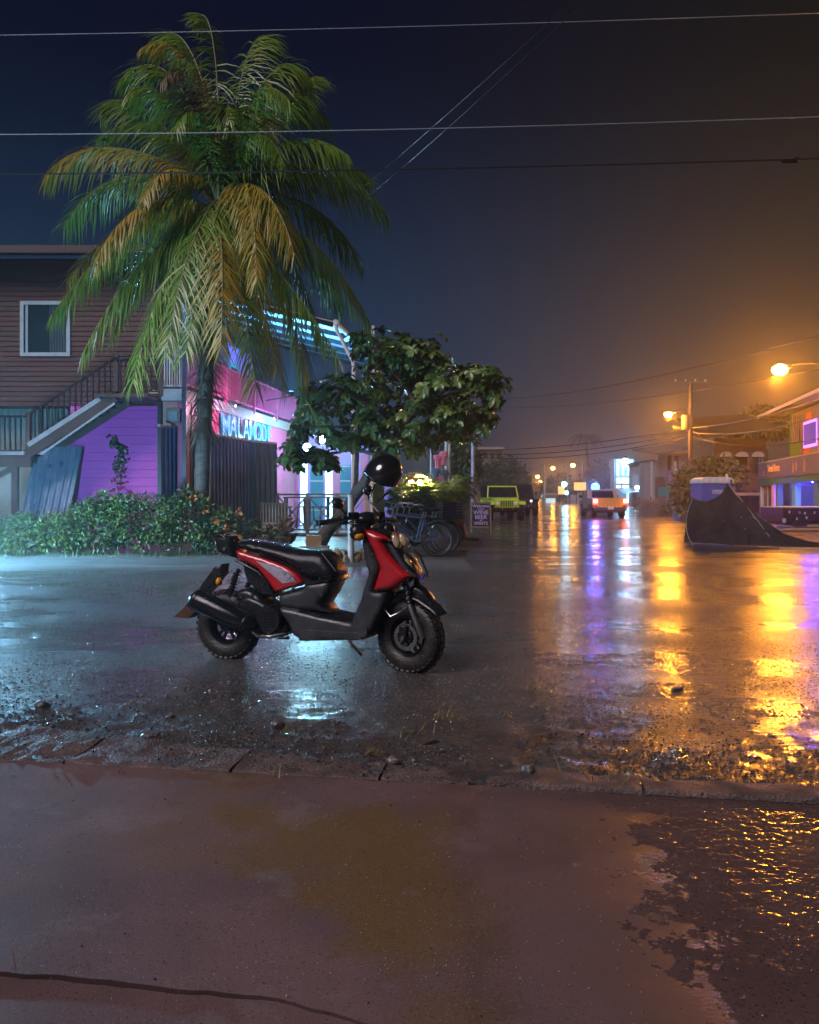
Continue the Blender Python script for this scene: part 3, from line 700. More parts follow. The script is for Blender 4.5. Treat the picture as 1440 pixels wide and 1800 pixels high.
# mirrors: near one on its bent stalk, the far one folded up under the helmet
mr = S(812, 282, .28); mv = Vector((mr.x, -.27, mr.y))
part(MB().tube([HP(.0, -.17, .04), HP(-.02, -.2, .09), mv + Vector((.02, .0, -.035))], .006, 8), 'mirror_stalk', blackp)
part(MB().sphere(mv, (.03, .062, .040), 14, 9, Matrix.Rotation(R(-35), 3, 'Y')), 'mirror', blackp)
ml = S(952, 225, -.20)
part(MB().tube([HP(.0, .17, .04), Vector((ml.x + .01, .22, ml.y - .06)), Vector((ml.x, .22, ml.y))], .006, 8), 'mirror_stalk', blackp)
part(MB().sphere((ml.x + .005, .22, ml.y + .01), (.032, .05, .038), 14, 9), 'mirror', blackp)
# side stand and centre stand
a, b = S(868, 948, -.08), S(925, 1018, -.16)
part(MB().tube([(a.x, .08, a.y), (b.x, .17, max(.008, b.y))], .010, 8), 'side_stand', metal)
part(MB().tube([(S(600, 930, 0).x, -.09, .23), (S(560, 940, 0).x, -.10, .19), (S(610, 955, 0).x, -.11, .20)], .012, 8), 'centre_stand', darkm)
part(MB().box((S(690, 950, 0).x, -.10, .205), (.08, .05, .03)), 'foot_peg', blackp, bevel=.006)
sc.location = (SC_O.x, SC_O.y, -.012); sc.rotation_euler = (0, 0, SC_YAW)

# helmet hung over the far mirror
hq = S(1033, 148, -.16); HCw = Vector((SC_O.x, SC_O.y, 0)) + _f * hq.x + _l * .16 + Vector((0, 0, hq.y))
hel = thing('helmet', HCw, 'glossy black helmet hung on the scooter handlebar mirror', 'helmet')
hm = M('helmet_gloss_black', (.010, .010, .012), .16, coat=1., croughness=.04, var=.2, vscale=12)
ax = Vector((.62, .12, .78)).normalized()      # the crown points up and to the right
rot = ax.to_track_quat('Z', 'Y').to_matrix()
hs = MB(); nn, mm_ = 40, 18
def hv(j, i, s_=1.):
    a_ = 2 * math.pi * j / nn; lo_ = R(112) + R(14) * math.cos(a_ - 1.9) + R(8) * math.cos(2 * a_)
    t_ = lo_ * i / mm_; v = Vector((.152 * math.sin(t_) * math.cos(a_), .126 * math.sin(t_) * math.sin(a_), .146 * math.cos(t_))) * s_
    return HCw + rot @ v
hs.v = [hv(j, i) for i in range(mm_ + 1) for j in range(nn)] + [hv(j, i, .86) for i in range(mm_, -1, -1) for j in range(nn)]
hs.f = [(i * nn + j, i * nn + (j + 1) % nn, (i + 1) * nn + (j + 1) % nn, (i + 1) * nn + j) for i in range(2 * mm_ + 1) for j in range(nn)]
hs.build('shell', hm, hel, smooth_=True, ang=60)
rim_ = [hv(j, mm_, .985) for j in range(nn)]
MB().tube(rim_, .007, 6, closed=True).build('rim_trim', blackp, hel, smooth_=True)
wl_ = Vector((SC_O.x, SC_O.y, 0))
def H3(zx, zy, off): q_ = S(zx, zy, off); return wl_ + _f * q_.x - _l * off + Vector((0, 0, q_.y))
MB().tube(bez(H3(960, 175, -.12), H3(955, 230, -.12), H3(968, 262, -.15), 8), .0045, 6).build('strap', blackp, hel)
MB().tube(bez(H3(1000, 195, -.13), H3(975, 235, -.13), H3(975, 262, -.16), 8), .0045, 6).build('strap', blackp, hel)
MB().tube(bez(H3(1075, 225, -.14), H3(1030, 260, -.14), H3(1000, 290, -.18), 8), .006, 6).build('strap', blackp, hel)
vq = H3(1038, 200, -.05); MB().sphere(vq, .006, 8, 6).build('rivet', metal, hel, smooth_=True)
# ------------------------------------------------------------------ foliage helpers
leaf_dark = M('leaf_dark', (.038, .086, .022), .32, base2=(.07, .13, .03), vscale=2.5, spec=.5)
leaf_mid = M('leaf_mid', (.075, .15, .030), .34, base2=(.14, .18, .04), vscale=2.5)
bark = M('bark', (.14, .11, .085), .6, var=.5, vscale=9, bump=.8, bscale=22, rvar=.15)
twig = M('twig', (.08, .06, .04), .6, var=.4, vscale=10)
LEAF = [(0, .03), (.3, .75), (.62, 1.), (.88, .6), (1, 0)]
def add_leaf(mb, p0, d, up, ln, w, curl=.2, fold=.3):
    d = d.normalized(); s_ = d.cross(up)
    if s_.length < .05: s_ = d.cross(Vector((1, 0, 0)))
    s_.normalize(); u = s_.cross(d); vs = []
    for t, k in LEAF:
        c = p0 + d * ln * t - u * curl * ln * t * t
        vs += [c - s_ * k * w / 2 + u * fold * k * w / 2, c, c + s_ * k * w / 2 + u * fold * k * w / 2]
    mb.add(vs, [q for i in range(len(LEAF) - 1) for q in ((3 * i, 3 * i + 1, 3 * i + 4, 3 * i + 3), (3 * i + 1, 3 * i + 2, 3 * i + 5, 3 * i + 4))])
def rdir(rg, zlo=-1., zhi=1.):
    a = rg.uniform(0, 2 * math.pi); z = rg.uniform(zlo, zhi); r = math.sqrt(max(0, 1 - z * z)); return Vector((r * math.cos(a), r * math.sin(a), z))
def bush(name, c, blobs, n, ln, mats, label, cat, group=None, seed=1, stems=6, flowers=None):
    """shrub: leaves over lumpy blobs (offset, radii) plus stems"""
    rg = random.Random(seed); c = Vector(c); t = thing(name, c, label, cat, group); parts = [MB() for _ in mats]
    tot = sum(b[1][0] * b[1][2] for b in blobs)
    for off, rad in blobs:
        off = Vector(off)
        for _ in range(int(n * rad[0] * rad[2] / tot)):
            d = rdir(rg, -.75, 1); k = rg.uniform(.55, 1.02) * (1 + .22 * mnoise.noise(d * 2.2 + off * 3))
            p_ = c + off + Vector((d.x * rad[0], d.y * rad[1], d.z * rad[2])) * k
            if p_.z < c.z + .02: continue
            dd = (d + rdir(rg) * .9 + Vector((0, 0, -.1)))
            mi = int(max(0, min(.999, .5 + 1.1 * mnoise.noise(p_ * 2.3 + Vector((seed, 0, 0))) + rg.gauss(0, .18))) * len(mats)); sz = .75 + .7 * max(-.4, mnoise.noise(p_ * 1.4 + Vector((0, seed, 3))))
            if mnoise.noise(p_ * 2.0) < -.38 and rg.random() < .7: continue
            add_leaf(parts[mi], p_, dd, rdir(rg, .2, 1), ln * sz * rg.uniform(.6, 1.4), ln * sz * rg.uniform(.4, .65), .25)
    for i, (m_, mb) in enumerate(zip(mats, parts)):
        mb.build('foliage', m_, t, fix=False)
    for i in range(stems):
        b = rg.choice(blobs); e = c + Vector(b[0]) + Vector((rg.gauss(0, .4) * b[1][0], rg.gauss(0, .3) * b[1][1], b[1][2] * .6))
        MB().tube(bez(c + Vector((b[0][0] * .7, 0, 0)), (c + e) / 2 + rdir(rg) * .1, e, 5), [.02, .018, .015, .012, .008, .005], 5).build('stem', twig, t)
    if flowers:
        for q in flowers:
            f = MB()
            for k in range(14): add_leaf(f, Vector(q) + rdir(rg) * .05, rdir(rg), rdir(rg), .05, .05, .2)
            f.build('flower', M('orange_flower', (.55, .16, .03), .5), t, fix=False)
    return t

# ------------------------------------------------------------------ coconut palm
PY = 17.0
pbase = ground(356, PY); pt = thing('coconut_palm', pbase, 'tall coconut palm with drooping fronds behind the hedge', 'palm tree')
tk = [W(356, 1000, PY), W(354, 900, PY), W(357, 800, PY), W(361, 700, PY), W(366, 600, PY), W(376, 480, PY), W(386, 380, PY), W(389, 330, PY)]
tk[0].z = gz(PY) - .05
tp = []; trd = []
for a, b in zip(tk, tk[1:]):
    for i in range(6):
        tp.append(a.lerp(b, i / 6)); k = (len(tp)) / 48; trd.append(.165 - .035 * k + .008 * (len(tp) % 2) + (.05 * max(0, 1 - k * 9)))
MB().tube(tp, trd, 14).build('trunk', M('palm_bark', (.13, .11, .085), .65, base2=(.05, .045, .04), vscale=5, bump=.9, bscale=18, stretch=(1, 1, 3)), pt, smooth_=True, ang=70)
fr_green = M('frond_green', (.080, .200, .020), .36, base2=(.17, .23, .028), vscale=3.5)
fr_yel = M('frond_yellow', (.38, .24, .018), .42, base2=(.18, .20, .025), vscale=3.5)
fr_dry = M('frond_dry', (.15, .10, .045), .55, base2=(.08, .055, .03), vscale=2.)
rach = M('frond_rib', (.16, .14, .04), .4, var=.3)
def frond(c, ctrl, tip, mat, rg, lf=.78, dens=120, hang=.95, parent=pt, rib=.022, wid=.0135):
    pts = bez(c, ctrl, tip, 24); f = MB()
    for i in range(dens):
        t = .10 + .895 * (i / dens); k = t * 24; i0 = min(23, int(k)); p_ = pts[i0].lerp(pts[i0 + 1], k - i0); d = (pts[i0 + 1] - pts[i0]).normalized()
        s_ = d.cross(Vector((0, 0, 1)))
        if s_.length < .15: s_ = Vector((rg.uniform(-1, 1), rg.uniform(-1, 1), 0))
        s_.normalize()
        L_ = lf * (math.sin(math.pi * min(1, .12 + t * .80)) ** .6) * rg.uniform(.62, 1.12)
        for sg in (-1, 1):
            if rg.random() < .11: continue
            dd = (s_ * sg * (1.0 - hang * .35 + rg.gauss(0, .16)) + rdir(rg) * .20 + d * (.35 + .45 * t) + Vector((0, 0, -hang * rg.uniform(.25, .95)))).normalized()
            q = p_.copy(); vs = []; wv = dd.cross(d).normalized() if dd.cross(d).length > .05 else Vector((0, 0, 1)); wv = dd.cross(wv).normalized()
            for j in range(4):
                w_ = wid * (.7, 1., .7, .08)[j]; vs += [q - wv * w_, q + wv * w_]
                q = q + dd * L_ / 3; dd = (dd + Vector((0, 0, -.30 * hang - .08))).normalized()
            f.add(vs, [(0, 1, 3, 2), (2, 3, 5, 4), (4, 5, 7, 6)])
    fo = f.build('frond', mat, parent, fix=False)
    MB().tube(pts, [rib * (1 - .85 * i / 24) for i in range(25)], 5).build('rib', rach, fo)
    return fo
rg = random.Random(21)
def Zp(x, y): return 60 + x / 2.25, y / 2.25
heart = W(389, 352, PY)
FR = [ # control, tip in the view, depth of tip, material, leaflet length
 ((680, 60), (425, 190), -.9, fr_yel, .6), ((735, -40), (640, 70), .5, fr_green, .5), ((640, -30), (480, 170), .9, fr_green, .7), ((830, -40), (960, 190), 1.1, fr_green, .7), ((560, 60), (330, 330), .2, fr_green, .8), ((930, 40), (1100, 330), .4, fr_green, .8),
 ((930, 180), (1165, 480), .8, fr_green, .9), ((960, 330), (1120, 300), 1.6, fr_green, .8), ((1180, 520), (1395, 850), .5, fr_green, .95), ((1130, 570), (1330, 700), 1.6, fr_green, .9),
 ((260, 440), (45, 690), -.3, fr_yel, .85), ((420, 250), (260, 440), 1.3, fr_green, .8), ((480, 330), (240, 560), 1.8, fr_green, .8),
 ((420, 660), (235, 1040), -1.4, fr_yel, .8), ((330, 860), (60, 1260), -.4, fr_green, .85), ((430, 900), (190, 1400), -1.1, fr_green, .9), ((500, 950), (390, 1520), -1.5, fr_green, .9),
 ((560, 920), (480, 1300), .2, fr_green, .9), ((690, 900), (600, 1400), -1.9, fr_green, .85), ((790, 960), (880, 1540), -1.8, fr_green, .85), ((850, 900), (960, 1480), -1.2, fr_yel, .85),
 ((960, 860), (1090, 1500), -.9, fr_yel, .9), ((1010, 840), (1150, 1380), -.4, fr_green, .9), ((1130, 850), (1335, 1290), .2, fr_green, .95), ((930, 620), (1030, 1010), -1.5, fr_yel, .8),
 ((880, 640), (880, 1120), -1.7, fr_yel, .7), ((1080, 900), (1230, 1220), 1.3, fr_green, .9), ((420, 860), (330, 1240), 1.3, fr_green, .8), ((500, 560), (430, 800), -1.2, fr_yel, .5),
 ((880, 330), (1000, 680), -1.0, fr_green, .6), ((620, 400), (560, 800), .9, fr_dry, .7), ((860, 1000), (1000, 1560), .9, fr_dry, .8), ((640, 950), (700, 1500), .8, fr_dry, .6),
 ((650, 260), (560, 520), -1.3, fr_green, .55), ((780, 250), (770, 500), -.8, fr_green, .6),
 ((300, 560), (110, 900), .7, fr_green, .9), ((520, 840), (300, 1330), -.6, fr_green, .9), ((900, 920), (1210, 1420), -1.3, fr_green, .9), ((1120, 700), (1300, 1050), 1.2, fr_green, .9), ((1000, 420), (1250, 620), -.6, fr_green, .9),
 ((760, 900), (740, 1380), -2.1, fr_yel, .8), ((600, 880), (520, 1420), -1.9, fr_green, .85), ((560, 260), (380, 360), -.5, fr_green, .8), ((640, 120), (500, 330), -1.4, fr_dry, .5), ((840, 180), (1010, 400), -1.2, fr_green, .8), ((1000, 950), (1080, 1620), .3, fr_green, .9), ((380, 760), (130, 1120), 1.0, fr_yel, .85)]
for (c_, t_, dy, m_, lf) in FR:
    cx, cz = Zp(*c_); tx, tz = Zp(*t_)
    a = heart + Vector((rg.gauss(0, .1), rg.gauss(0, .1), rg.uniform(-.35, .35)))
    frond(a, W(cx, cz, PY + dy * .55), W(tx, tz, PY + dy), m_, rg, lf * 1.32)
# skirt of dead sheaths round the upper trunk, crown heart, coconuts
sk = MB()
for i in range(1100):
    t = rg.uniform(.36, .97); k = t * (len(tp) - 1); p_ = tp[int(k)]; a = rg.uniform(0, 6.28); d = Vector((math.cos(a), math.sin(a), 0))
    blade(sk, p_ + d * .13, d * rg.uniform(.3, 1.0) + Vector((0, 0, rg.uniform(-1.2, .1))), rg.uniform(.4, .95), rg.uniform(.008, .022), 3)
sk.build('dead_sheath', M('dead_sheath', (.12, .10, .08), .65, var=.5, vscale=5), pt, fix=False)
for i in range(16):
    a = i * 2.4; d = Vector((math.cos(a), math.sin(a), 0)); q = heart + Vector((0, 0, -.4 + .06 * i))
    MB().tube([q + d * .08, q + d * .3 + Vector((0, 0, .25)), q + d * .45 + Vector((0, 0, .6))], [.07, .05, .03], 7).build('frond_base', rach, pt, smooth_=True)
for i in range(7):
    a = i * .9; q = heart + Vector((.26 * math.cos(a), .26 * math.sin(a), -.28 - .05 * (i % 3)))
    MB().sphere(q, (.10, .10, .13), 10, 8).build('coconut', M('coconut_green', (.13, .15, .03), .4, var=.3), pt, smooth_=True)

# ------------------------------------------------------------------ sea almond tree leaning over the verge
TY = 18.3
tb = ground(566, TY); tr = thing('almond_tree', tb, 'leaning broad-leaved almond tree in front of the bar', 'tree')
def TP(px, py, dy=0): return W(px, py, TY + dy)
main = [Vector((tb.x - .15, TY, tb.z - .05)), TP(575, 935), TP(605, 900), TP(640, 850), TP(668, 800), TP(700, 760, -.1), TP(735, 715, -.2)]
def limb(pts, r0, r1, name='limb'):
    o = []; 
    for a, b in zip(pts, pts[1:]): o += [a.lerp(b, i / 4) for i in range(4)]
    o.append(pts[-1]); n = len(o)
    o = [q + Vector((mnoise.noise(q * 3), 0, mnoise.noise(q * 3 + Vector((5, 5, 5))))) * .03 for q in o]
    MB().tube(o, [r0 + (r1 - r0) * i / (n - 1) for i in range(n)], 9).build(name, bark, tr, smooth_=True, ang=70)
limb(main, .17, .07, 'trunk')
limb([TP(612, 905, .1), TP(625, 850, .2), TP(628, 790, .3), TP(640, 740, .2), TP(640, 690, .2)], .07, .03)
limbs = [[(735, 715), (790, 690), (850, 680)], [(735, 715), (745, 660), (735, 620)], [(700, 760), (660, 720), (620, 700)], [(735, 715), (770, 740), (800, 760)], [(668, 800), (620, 790), (560, 800), (520, 800)],
         [(640, 700), (600, 690), (570, 720)], [(735, 715), (690, 650), (690, 610)], [(790, 690), (820, 650), (850, 650)], [(640, 740), (590, 750), (540, 750)]]
for i, l_ in enumerate(limbs): limb([TP(x, y, -.3 + .8 * math.sin(i * 2.1) * j / 2) for j, (x, y) in enumerate(l_)], .045, .014)
BL = [(695, 625, 62, 52), (745, 625, 55, 48), (765, 670, 70, 45), (835, 668, 58, 34), (865, 690, 34, 36), (600, 690, 62, 38), (565, 735, 55, 34), (518, 795, 30, 38), (650, 690, 70, 55), (740, 730, 80, 52),
      (800, 735, 52, 48), (660, 745, 60, 40), (700, 785, 62, 26), (850, 735, 26, 26), (570, 808, 30, 18), (612, 775, 34, 22), (640, 600, 26, 30), (545, 690, 25, 22), (530, 760, 16, 10), (590, 770, 16, 14), (552, 795, 22, 8)]
rg = random.Random(4); crown = [MB(), MB()]; lm = [leaf_mesh('leaf', leaf_dark, .195, .108, .25, .3), leaf_mesh('leaf', leaf_mid, .195, .108, .25, .3)]
n_leaf = 0
for px, py, rx, ry in BL:
    c = TP(px, py); a_, b_ = rx / F * TY, ry / F * TY; dep = .75 * max(a_, b_) + .25
    for _ in range(int(16 + rx * ry / 66)):
        d = rdir(rg); k = rg.uniform(.45, 1.0); q = c + Vector((d.x * a_, d.y * dep, d.z * b_)) * k
        sx = 720 + q.x / q.y * F; sy = 870 - (q.z - H) / q.y * F
        if (sx - 552) ** 2 / 28 ** 2 + (sy - 780) ** 2 / 20 ** 2 < 1 and rg.random() < .55: continue   # open window in the crown
        ax_ = (d * .7 + Vector((0, 0, .75)) + rdir(rg) * .4).normalized(); s1 = ax_.cross(Vector((.3, .9, .1))).normalized(); s2 = ax_.cross(s1); m0 = int(mnoise.noise(q * 1.6) + rg.gauss(0, .25) > 0)
        for j in range(9):
            an = j * 2.399 + rg.uniform(-.3, .3); ld = (s1 * math.cos(an) + s2 * math.sin(an)) + ax_ * rg.uniform(-.15, .5) + Vector((0, 0, -.2)); ln = rg.uniform(.55, 1.25)
            if n_leaf < 280 and d.y < -.1 and k > .7 and j % 4 == 0 and (px < 620 or px > 820 or rg.random() < .4):
                n_leaf += 1; o = mesh_obj('leaf', lm[m0], tr); o.location = q - tb
                ld.normalize(); sd = ld.cross(ax_).normalized(); o.rotation_euler = Matrix((ld, -sd, -sd.cross(ld) * -1)).transposed().to_euler(); o.scale = (ln, ln, ln)
            else: add_leaf(crown[m0], q, ld, ax_, .195 * ln, .108 * ln, .3, .25)
for m_, c_ in zip((leaf_dark, leaf_mid), crown): tag(c_.build('crown', m_, tr, fix=False), kind='stuff')

# ------------------------------------------------------------------ hedge in front of the house, climbing vine
hb_g = 'bushes of the roadside hedge'
hl = [M('leaf_deep', (.022, .046, .018), .35, base2=(.045, .085, .03), vscale=3), leaf_dark, leaf_mid, M('leaf_dull', (.08, .10, .035), .5, base2=(.05, .08, .03), vscale=3)]
def hpos(px, y=16.3): q = ground(px, y); q.z += .03; return q
bush('hedge_bush', hpos(20), [((-.6, 0, .42), (.75, .6, .5)), ((.3, 0, .38), (.7, .6, .42)), ((1., -.1, .42), (.6, .6, .45))], 5200, .10, hl, 'low hedge bush at the left edge under the stairs', 'bush', hb_g, 1)
bush('hedge_bush', hpos(160), [((0, 0, .5), (.7, .6, .6)), ((.7, .1, .62), (.55, .55, .6)), ((.2, .2, .9), (.4, .4, .35))], 4800, .09, hl, 'dark hedge bush below the purple wall', 'bush', hb_g, 2)
fl = [W(365 + rnd.gauss(0, 22), 905 + rnd.gauss(0, 22), 15.6) for _ in range(5)]
bush('hedge_bush', hpos(285, 16.2), [((-.3, 0, .6), (.75, .65, .62)), ((.5, 0, .6), (.75, .65, .62)), ((1.1, -.05, .45), (.45, .5, .5))], 6200, .09, hl, 'tall rounded hedge bush with orange flowers behind the scooter tail', 'bush', hb_g, 3, flowers=fl)
bush('hedge_bush', hpos(418, 16.6), [((0, 0, .35), (.4, .4, .45)), ((.4, .1, .25), (.35, .35, .3))], 1500, .085, [leaf_mid, M('leaf_brownish', (.10, .09, .035), .5)], 'thin brownish bush beside the white drum', 'bush', hb_g, 4)
vt = thing('vine', ground(215, 19.3), 'thin leafy vine climbing the purple wall', 'vine')
vpts = [W(215, 890, 19.3), W(205, 850, 20.3), W(212, 810, 20.38), W(214, 785, 20.38), W(195, 775, 20.38)]
MB().tube(vpts, .012, 5).build('stem', twig, vt)
vf = MB(); rg = random.Random(8)
for a, b in zip(vpts, vpts[1:]):
    for i in range(22): add_leaf(vf, a.lerp(b, rg.random()) + Vector((rg.gauss(0, .07), -.05, rg.gauss(0, .06))), rdir(rg) + Vector((0, -.3, -.4)), Vector((0, -1, .3)), .11, .07)
vf.build('foliage', hl[0], vt, fix=False)
gr_ = MB(); rg = random.Random(31)
for i in range(1500):
    x = rg.uniform(-9, -3.4); y = rg.gauss(15.65, .12); blade(gr_, (x, y, gz(y) + .02), (rg.gauss(0, .5), rg.gauss(0, .5), 1), rg.uniform(.05, .2), .008, 3)
tag(gr_.build('grass', M('grass_green', (.07, .11, .03), .45, var=.5, vscale=4), fix=False), 'wet grass along the foot of the hedge', 'grass', kind='stuff')

# ------------------------------------------------------------------ the house with the outside stair
HY = 20.5
def hx(px, y=HY): return (px - 720) / F * y
def hz(py, y=HY): return H - (py - 870) / F * y
brown_b = M('brown_clapboard', (.080, .017, .014), .65, base2=(.038, .012, .011), vscale=1.3, bump=.3, bscale=30, stretch=(.3, 1, 2))
teal_w = M('teal_render', (.30, .36, .33), .6, var=.35, vscale=1.5, bump=.2, bscale=30)
purple_b = M('purple_board', (.66, .07, .50), .5, base2=(.46, .05, .40), vscale=1.1, bump=.2, bscale=30, stretch=(.3, 1, 2))
dark_w = M('dark_brown_wood', (.07, .035, .030), .5, var=.4, vscale=6, bump=.3, bscale=30)
white_t = M('white_trim', (.42, .42, .44), .45, var=.2, vscale=6)
pale_t = M('pale_trim', (.34, .36, .40), .45, var=.25, vscale=5)
roof_m = M('roof_tin', (.05, .045, .05), .4, .3, var=.4, vscale=2)
house = thing('stair_house', (hx(60), HY, gz(HY)), 'brown timber house with purple lower wall and outside stair', 'house')
x0, x1 = -14., hx(292)
zb = hz(714); ze = hz(455)
MB().mm((x0, HY + .03, zb), (x1, HY + 7, ze)).build('upper_wall', dark_w, house)
wx0, wx1, wz0, wz1 = hx(43), hx(118), hz(620), hz(536)
bh = .125; k = 0
while zb + k * bh < ze - .02:
    za, zt = zb + k * bh, min(ze, zb + (k + 1) * bh - .008)
    segs = [(x0, x1)] if zt < wz0 or za > wz1 else [(x0, wx0), (wx1, x1)]
    for a, b in segs:
        MB().add([(a, HY - .025, za), (b, HY - .025, za), (b, HY - .006, zt), (a, HY - .006, zt), (a, HY + .03, za), (b, HY + .03, za), (b, HY + .03, zt), (a, HY + .03, zt)],
                 [(0, 1, 2, 3), (0, 4, 5, 1), (3, 2, 6, 7), (0, 3, 7, 4), (1, 5, 6, 2)]).build('clapboard', brown_b, house)
    k += 1
win = MB()
for a, b in (((wx0 - .09, wz0 - .09), (wx1 + .09, wz0)), ((wx0 - .09, wz1), (wx1 + .09, wz1 + .09)), ((wx0 - .09, wz0), (wx0, wz1)), ((wx1, wz0), (wx1 + .09, wz1))): win.mm((a[0], HY - .05, a[1]), (b[0], HY + .05, b[1]))
wo = win.build('window', white_t, house)
MB().mm((wx0, HY + .0, wz0), (wx1, HY + .02, wz1)).build('pane', M('dark_glass', (.015, .03, .035), .08, var=.3, vscale=1.2, spec=.6), wo)
cu_ = MB().grid(lambda u, v: Vector((wx0 + .1 + (wx1 - wx0 - .1) * (.55 + .45 * u), HY - .004 - .006 * math.sin(u * 40), wz0 + (wz1 - wz0) * v)), 40, 1).build('curtain', M('grey_curtain', (.05, .065, .075), .7), wo, fix=False)
MB().mm((wx0 + .04, HY - .03, wz0 + .0), (wx0 + .10, HY - .002, wz1)).build('sash', pale_t, wo)
# roof: low slope, eave over the wall
ro = MB().add([(x0, HY - .7, ze - .05), (x1 + .6, HY - .7, ze - .05), (x1 + .6, HY + 3.5, ze + 1.1), (x0, HY + 3.5, ze + 1.1), (x0, HY - .7, ze + .10), (x1 + .6, HY - .7, ze + .10), (x1 + .6, HY + 3.5, ze + 1.25), (x0, HY + 3.5, ze + 1.25)],
         [(0, 3, 2, 1), (4, 5, 6, 7), (0, 1, 5, 4), (1, 2, 6, 5), (0, 4, 7, 3)]).build('roof', roof_m, house)
MB().mm((x0, HY - .74, ze - .06), (x1 + .62, HY - .70, ze + .12)).build('fascia', M('dark_fascia', (.06, .03, .028), .5), ro)
# ground storey
MB().mm((x0, HY + .6, gz(HY)), (hx(128), HY + 7, zb - .002)).build('lower_wall', teal_w, house)
px0, px1 = hx(122), hx(278)
MB().mm((px0, HY + .03, gz(HY)), (px1, HY + 6.8, zb - .02)).build('lower_wall', dark_w, house)
bh = .21; k = 0
ztop = hz(706)
while gz(HY) + k * bh < ztop - .03:
    za, zt = gz(HY) + k * bh, min(ztop, gz(HY) + (k + 1) * bh - .006)
    MB().add([(px0, HY - .02, za), (px1, HY - .02, za), (px1, HY - .01, zt), (px0, HY - .01, zt), (px0, HY + .03, za), (px1, HY + .03, za), (px1, HY + .03, zt), (px0, HY + .03, zt)],
             [(0, 1, 2, 3), (0, 4, 5, 1), (3, 2, 6, 7), (0, 3, 7, 4), (1, 5, 6, 2)]).build('wall_board', purple_b, house)
    k += 1
MB().mm((px1, HY - .06, gz(HY)), (px1 + .10, HY + .06, hz(706))).build('corner_post', M('near_black_wood', (.02, .017, .022), .4, var=.3), house)
MB().mm((hx(200), HY - .10, hz(706)), (px1 + .1, HY - .04, hz(700))).build('landing_trim', pale_t, house)
MB().mm((hx(196), HY - 1.1, hz(699, HY - 1)), (px1 + .1, HY, hz(693, HY - 1))).build('landing', dark_w, house)
# stair: lower landing at the left, flight rising to the right
SY = HY - .95
def sw(px, py, y=SY): return W(px, py, y)
stair = thing('outside_stair', (hx(45, SY), SY, gz(SY)), 'dark timber outside stair with thin balusters rising past the purple wall', 'stair')
a0, a1 = sw(52, 790), sw(204, 692)
MB().bar(a0 + Vector((0, -.05, -.07)), a1 + Vector((0, -.05, -.07)), .06, .26).build('stringer', dark_w, stair)
MB().bar(a0 + Vector((0, .85, -.07)), a1 + Vector((0, .85, -.07)), .06, .26).build('stringer', dark_w, stair)
MB().bar(a0 + Vector((.0, -.085, .095)), a1 + Vector((-.35, -.085, -.13)), .012, .11).build('stair_trim', pale_t, stair)
MB().bar(a0 + Vector((.3, -.085, -.13)), a1 + Vector((0, -.085, -.24)), .012, .05).build('stair_trim', pale_t, stair)
for i in range(12):
    q = a0.lerp(a1, (i + .5) / 12); MB().box(q + Vector((0, .4, .03)), (.26, .86, .04)).build('tread', dark_w, stair)
MB().mm(sw(-60, 800), sw(52, 797) + Vector((0, .95, .0))).build('landing', dark_w, stair)
MB().mm(sw(-60, 800) + Vector((0, -.02, -.0)), sw(44, 794) + Vector((0, -.002, 0))).build('landing_trim', pale_t, stair)
MB().mm(sw(-60, 821), sw(54, 800) + Vector((0, .12, -.005))).build('beam', dark_w, stair)
MB().mm(sw(19, 905) + Vector((0, .02, -1)), sw(30, 821) + Vector((0, .13, 0))).build('post', dark_w, stair)
MB().bar(sw(-30, 850) + Vector((0, .07, 0)), sw(19, 822) + Vector((0, .07, -.02)), .1, .12).build('brace', dark_w, stair)
MB().mm(sw(45, 797), sw(52.5, 725) + Vector((0, .1, 0))).build('newel_post', dark_w, stair)
iron = M('railing_iron', (.018, .016, .02), .35, .3, var=.3)
r0, r1, s0, s1 = sw(52, 727), sw(204, 628), sw(52, 788), sw(204, 690)
MB().bar(r0, r1, .05, .05).build('handrail', iron, stair); MB().bar(s0, s1, .04, .03).build('bottom_rail', iron, stair)
n = 15
for i in range(1, n): MB().bar(s0.lerp(s1, i / n), r0.lerp(r1, i / n), .03, .03).build('baluster', iron, stair)
MB().bar(sw(-60, 732), sw(46, 732), .05, .05).build('handrail', iron, stair); MB().bar(sw(-60, 792), sw(46, 792), .04, .03).build('bottom_rail', iron, stair)
for i in range(9): px = 37 - i * 9.3; MB().bar(sw(px, 792), sw(px, 732), .03, .03).build('baluster', iron, stair)
# upper landing railing
for px in (200, 278): MB().mm(sw(px, 695), sw(px + 7, 622) + Vector((0, .1, 0))).build('newel_post', dark_w, stair)
MB().bar(sw(204, 632), sw(280, 632), .05, .05).build('handrail', iron, stair); MB().bar(sw(204, 688), sw(280, 688), .04, .03).build('bottom_rail', iron, stair)
for i in range(8): px = 212 + i * 9; MB().bar(sw(px, 688), sw(px, 632), .03, .03).build('baluster', iron, stair)
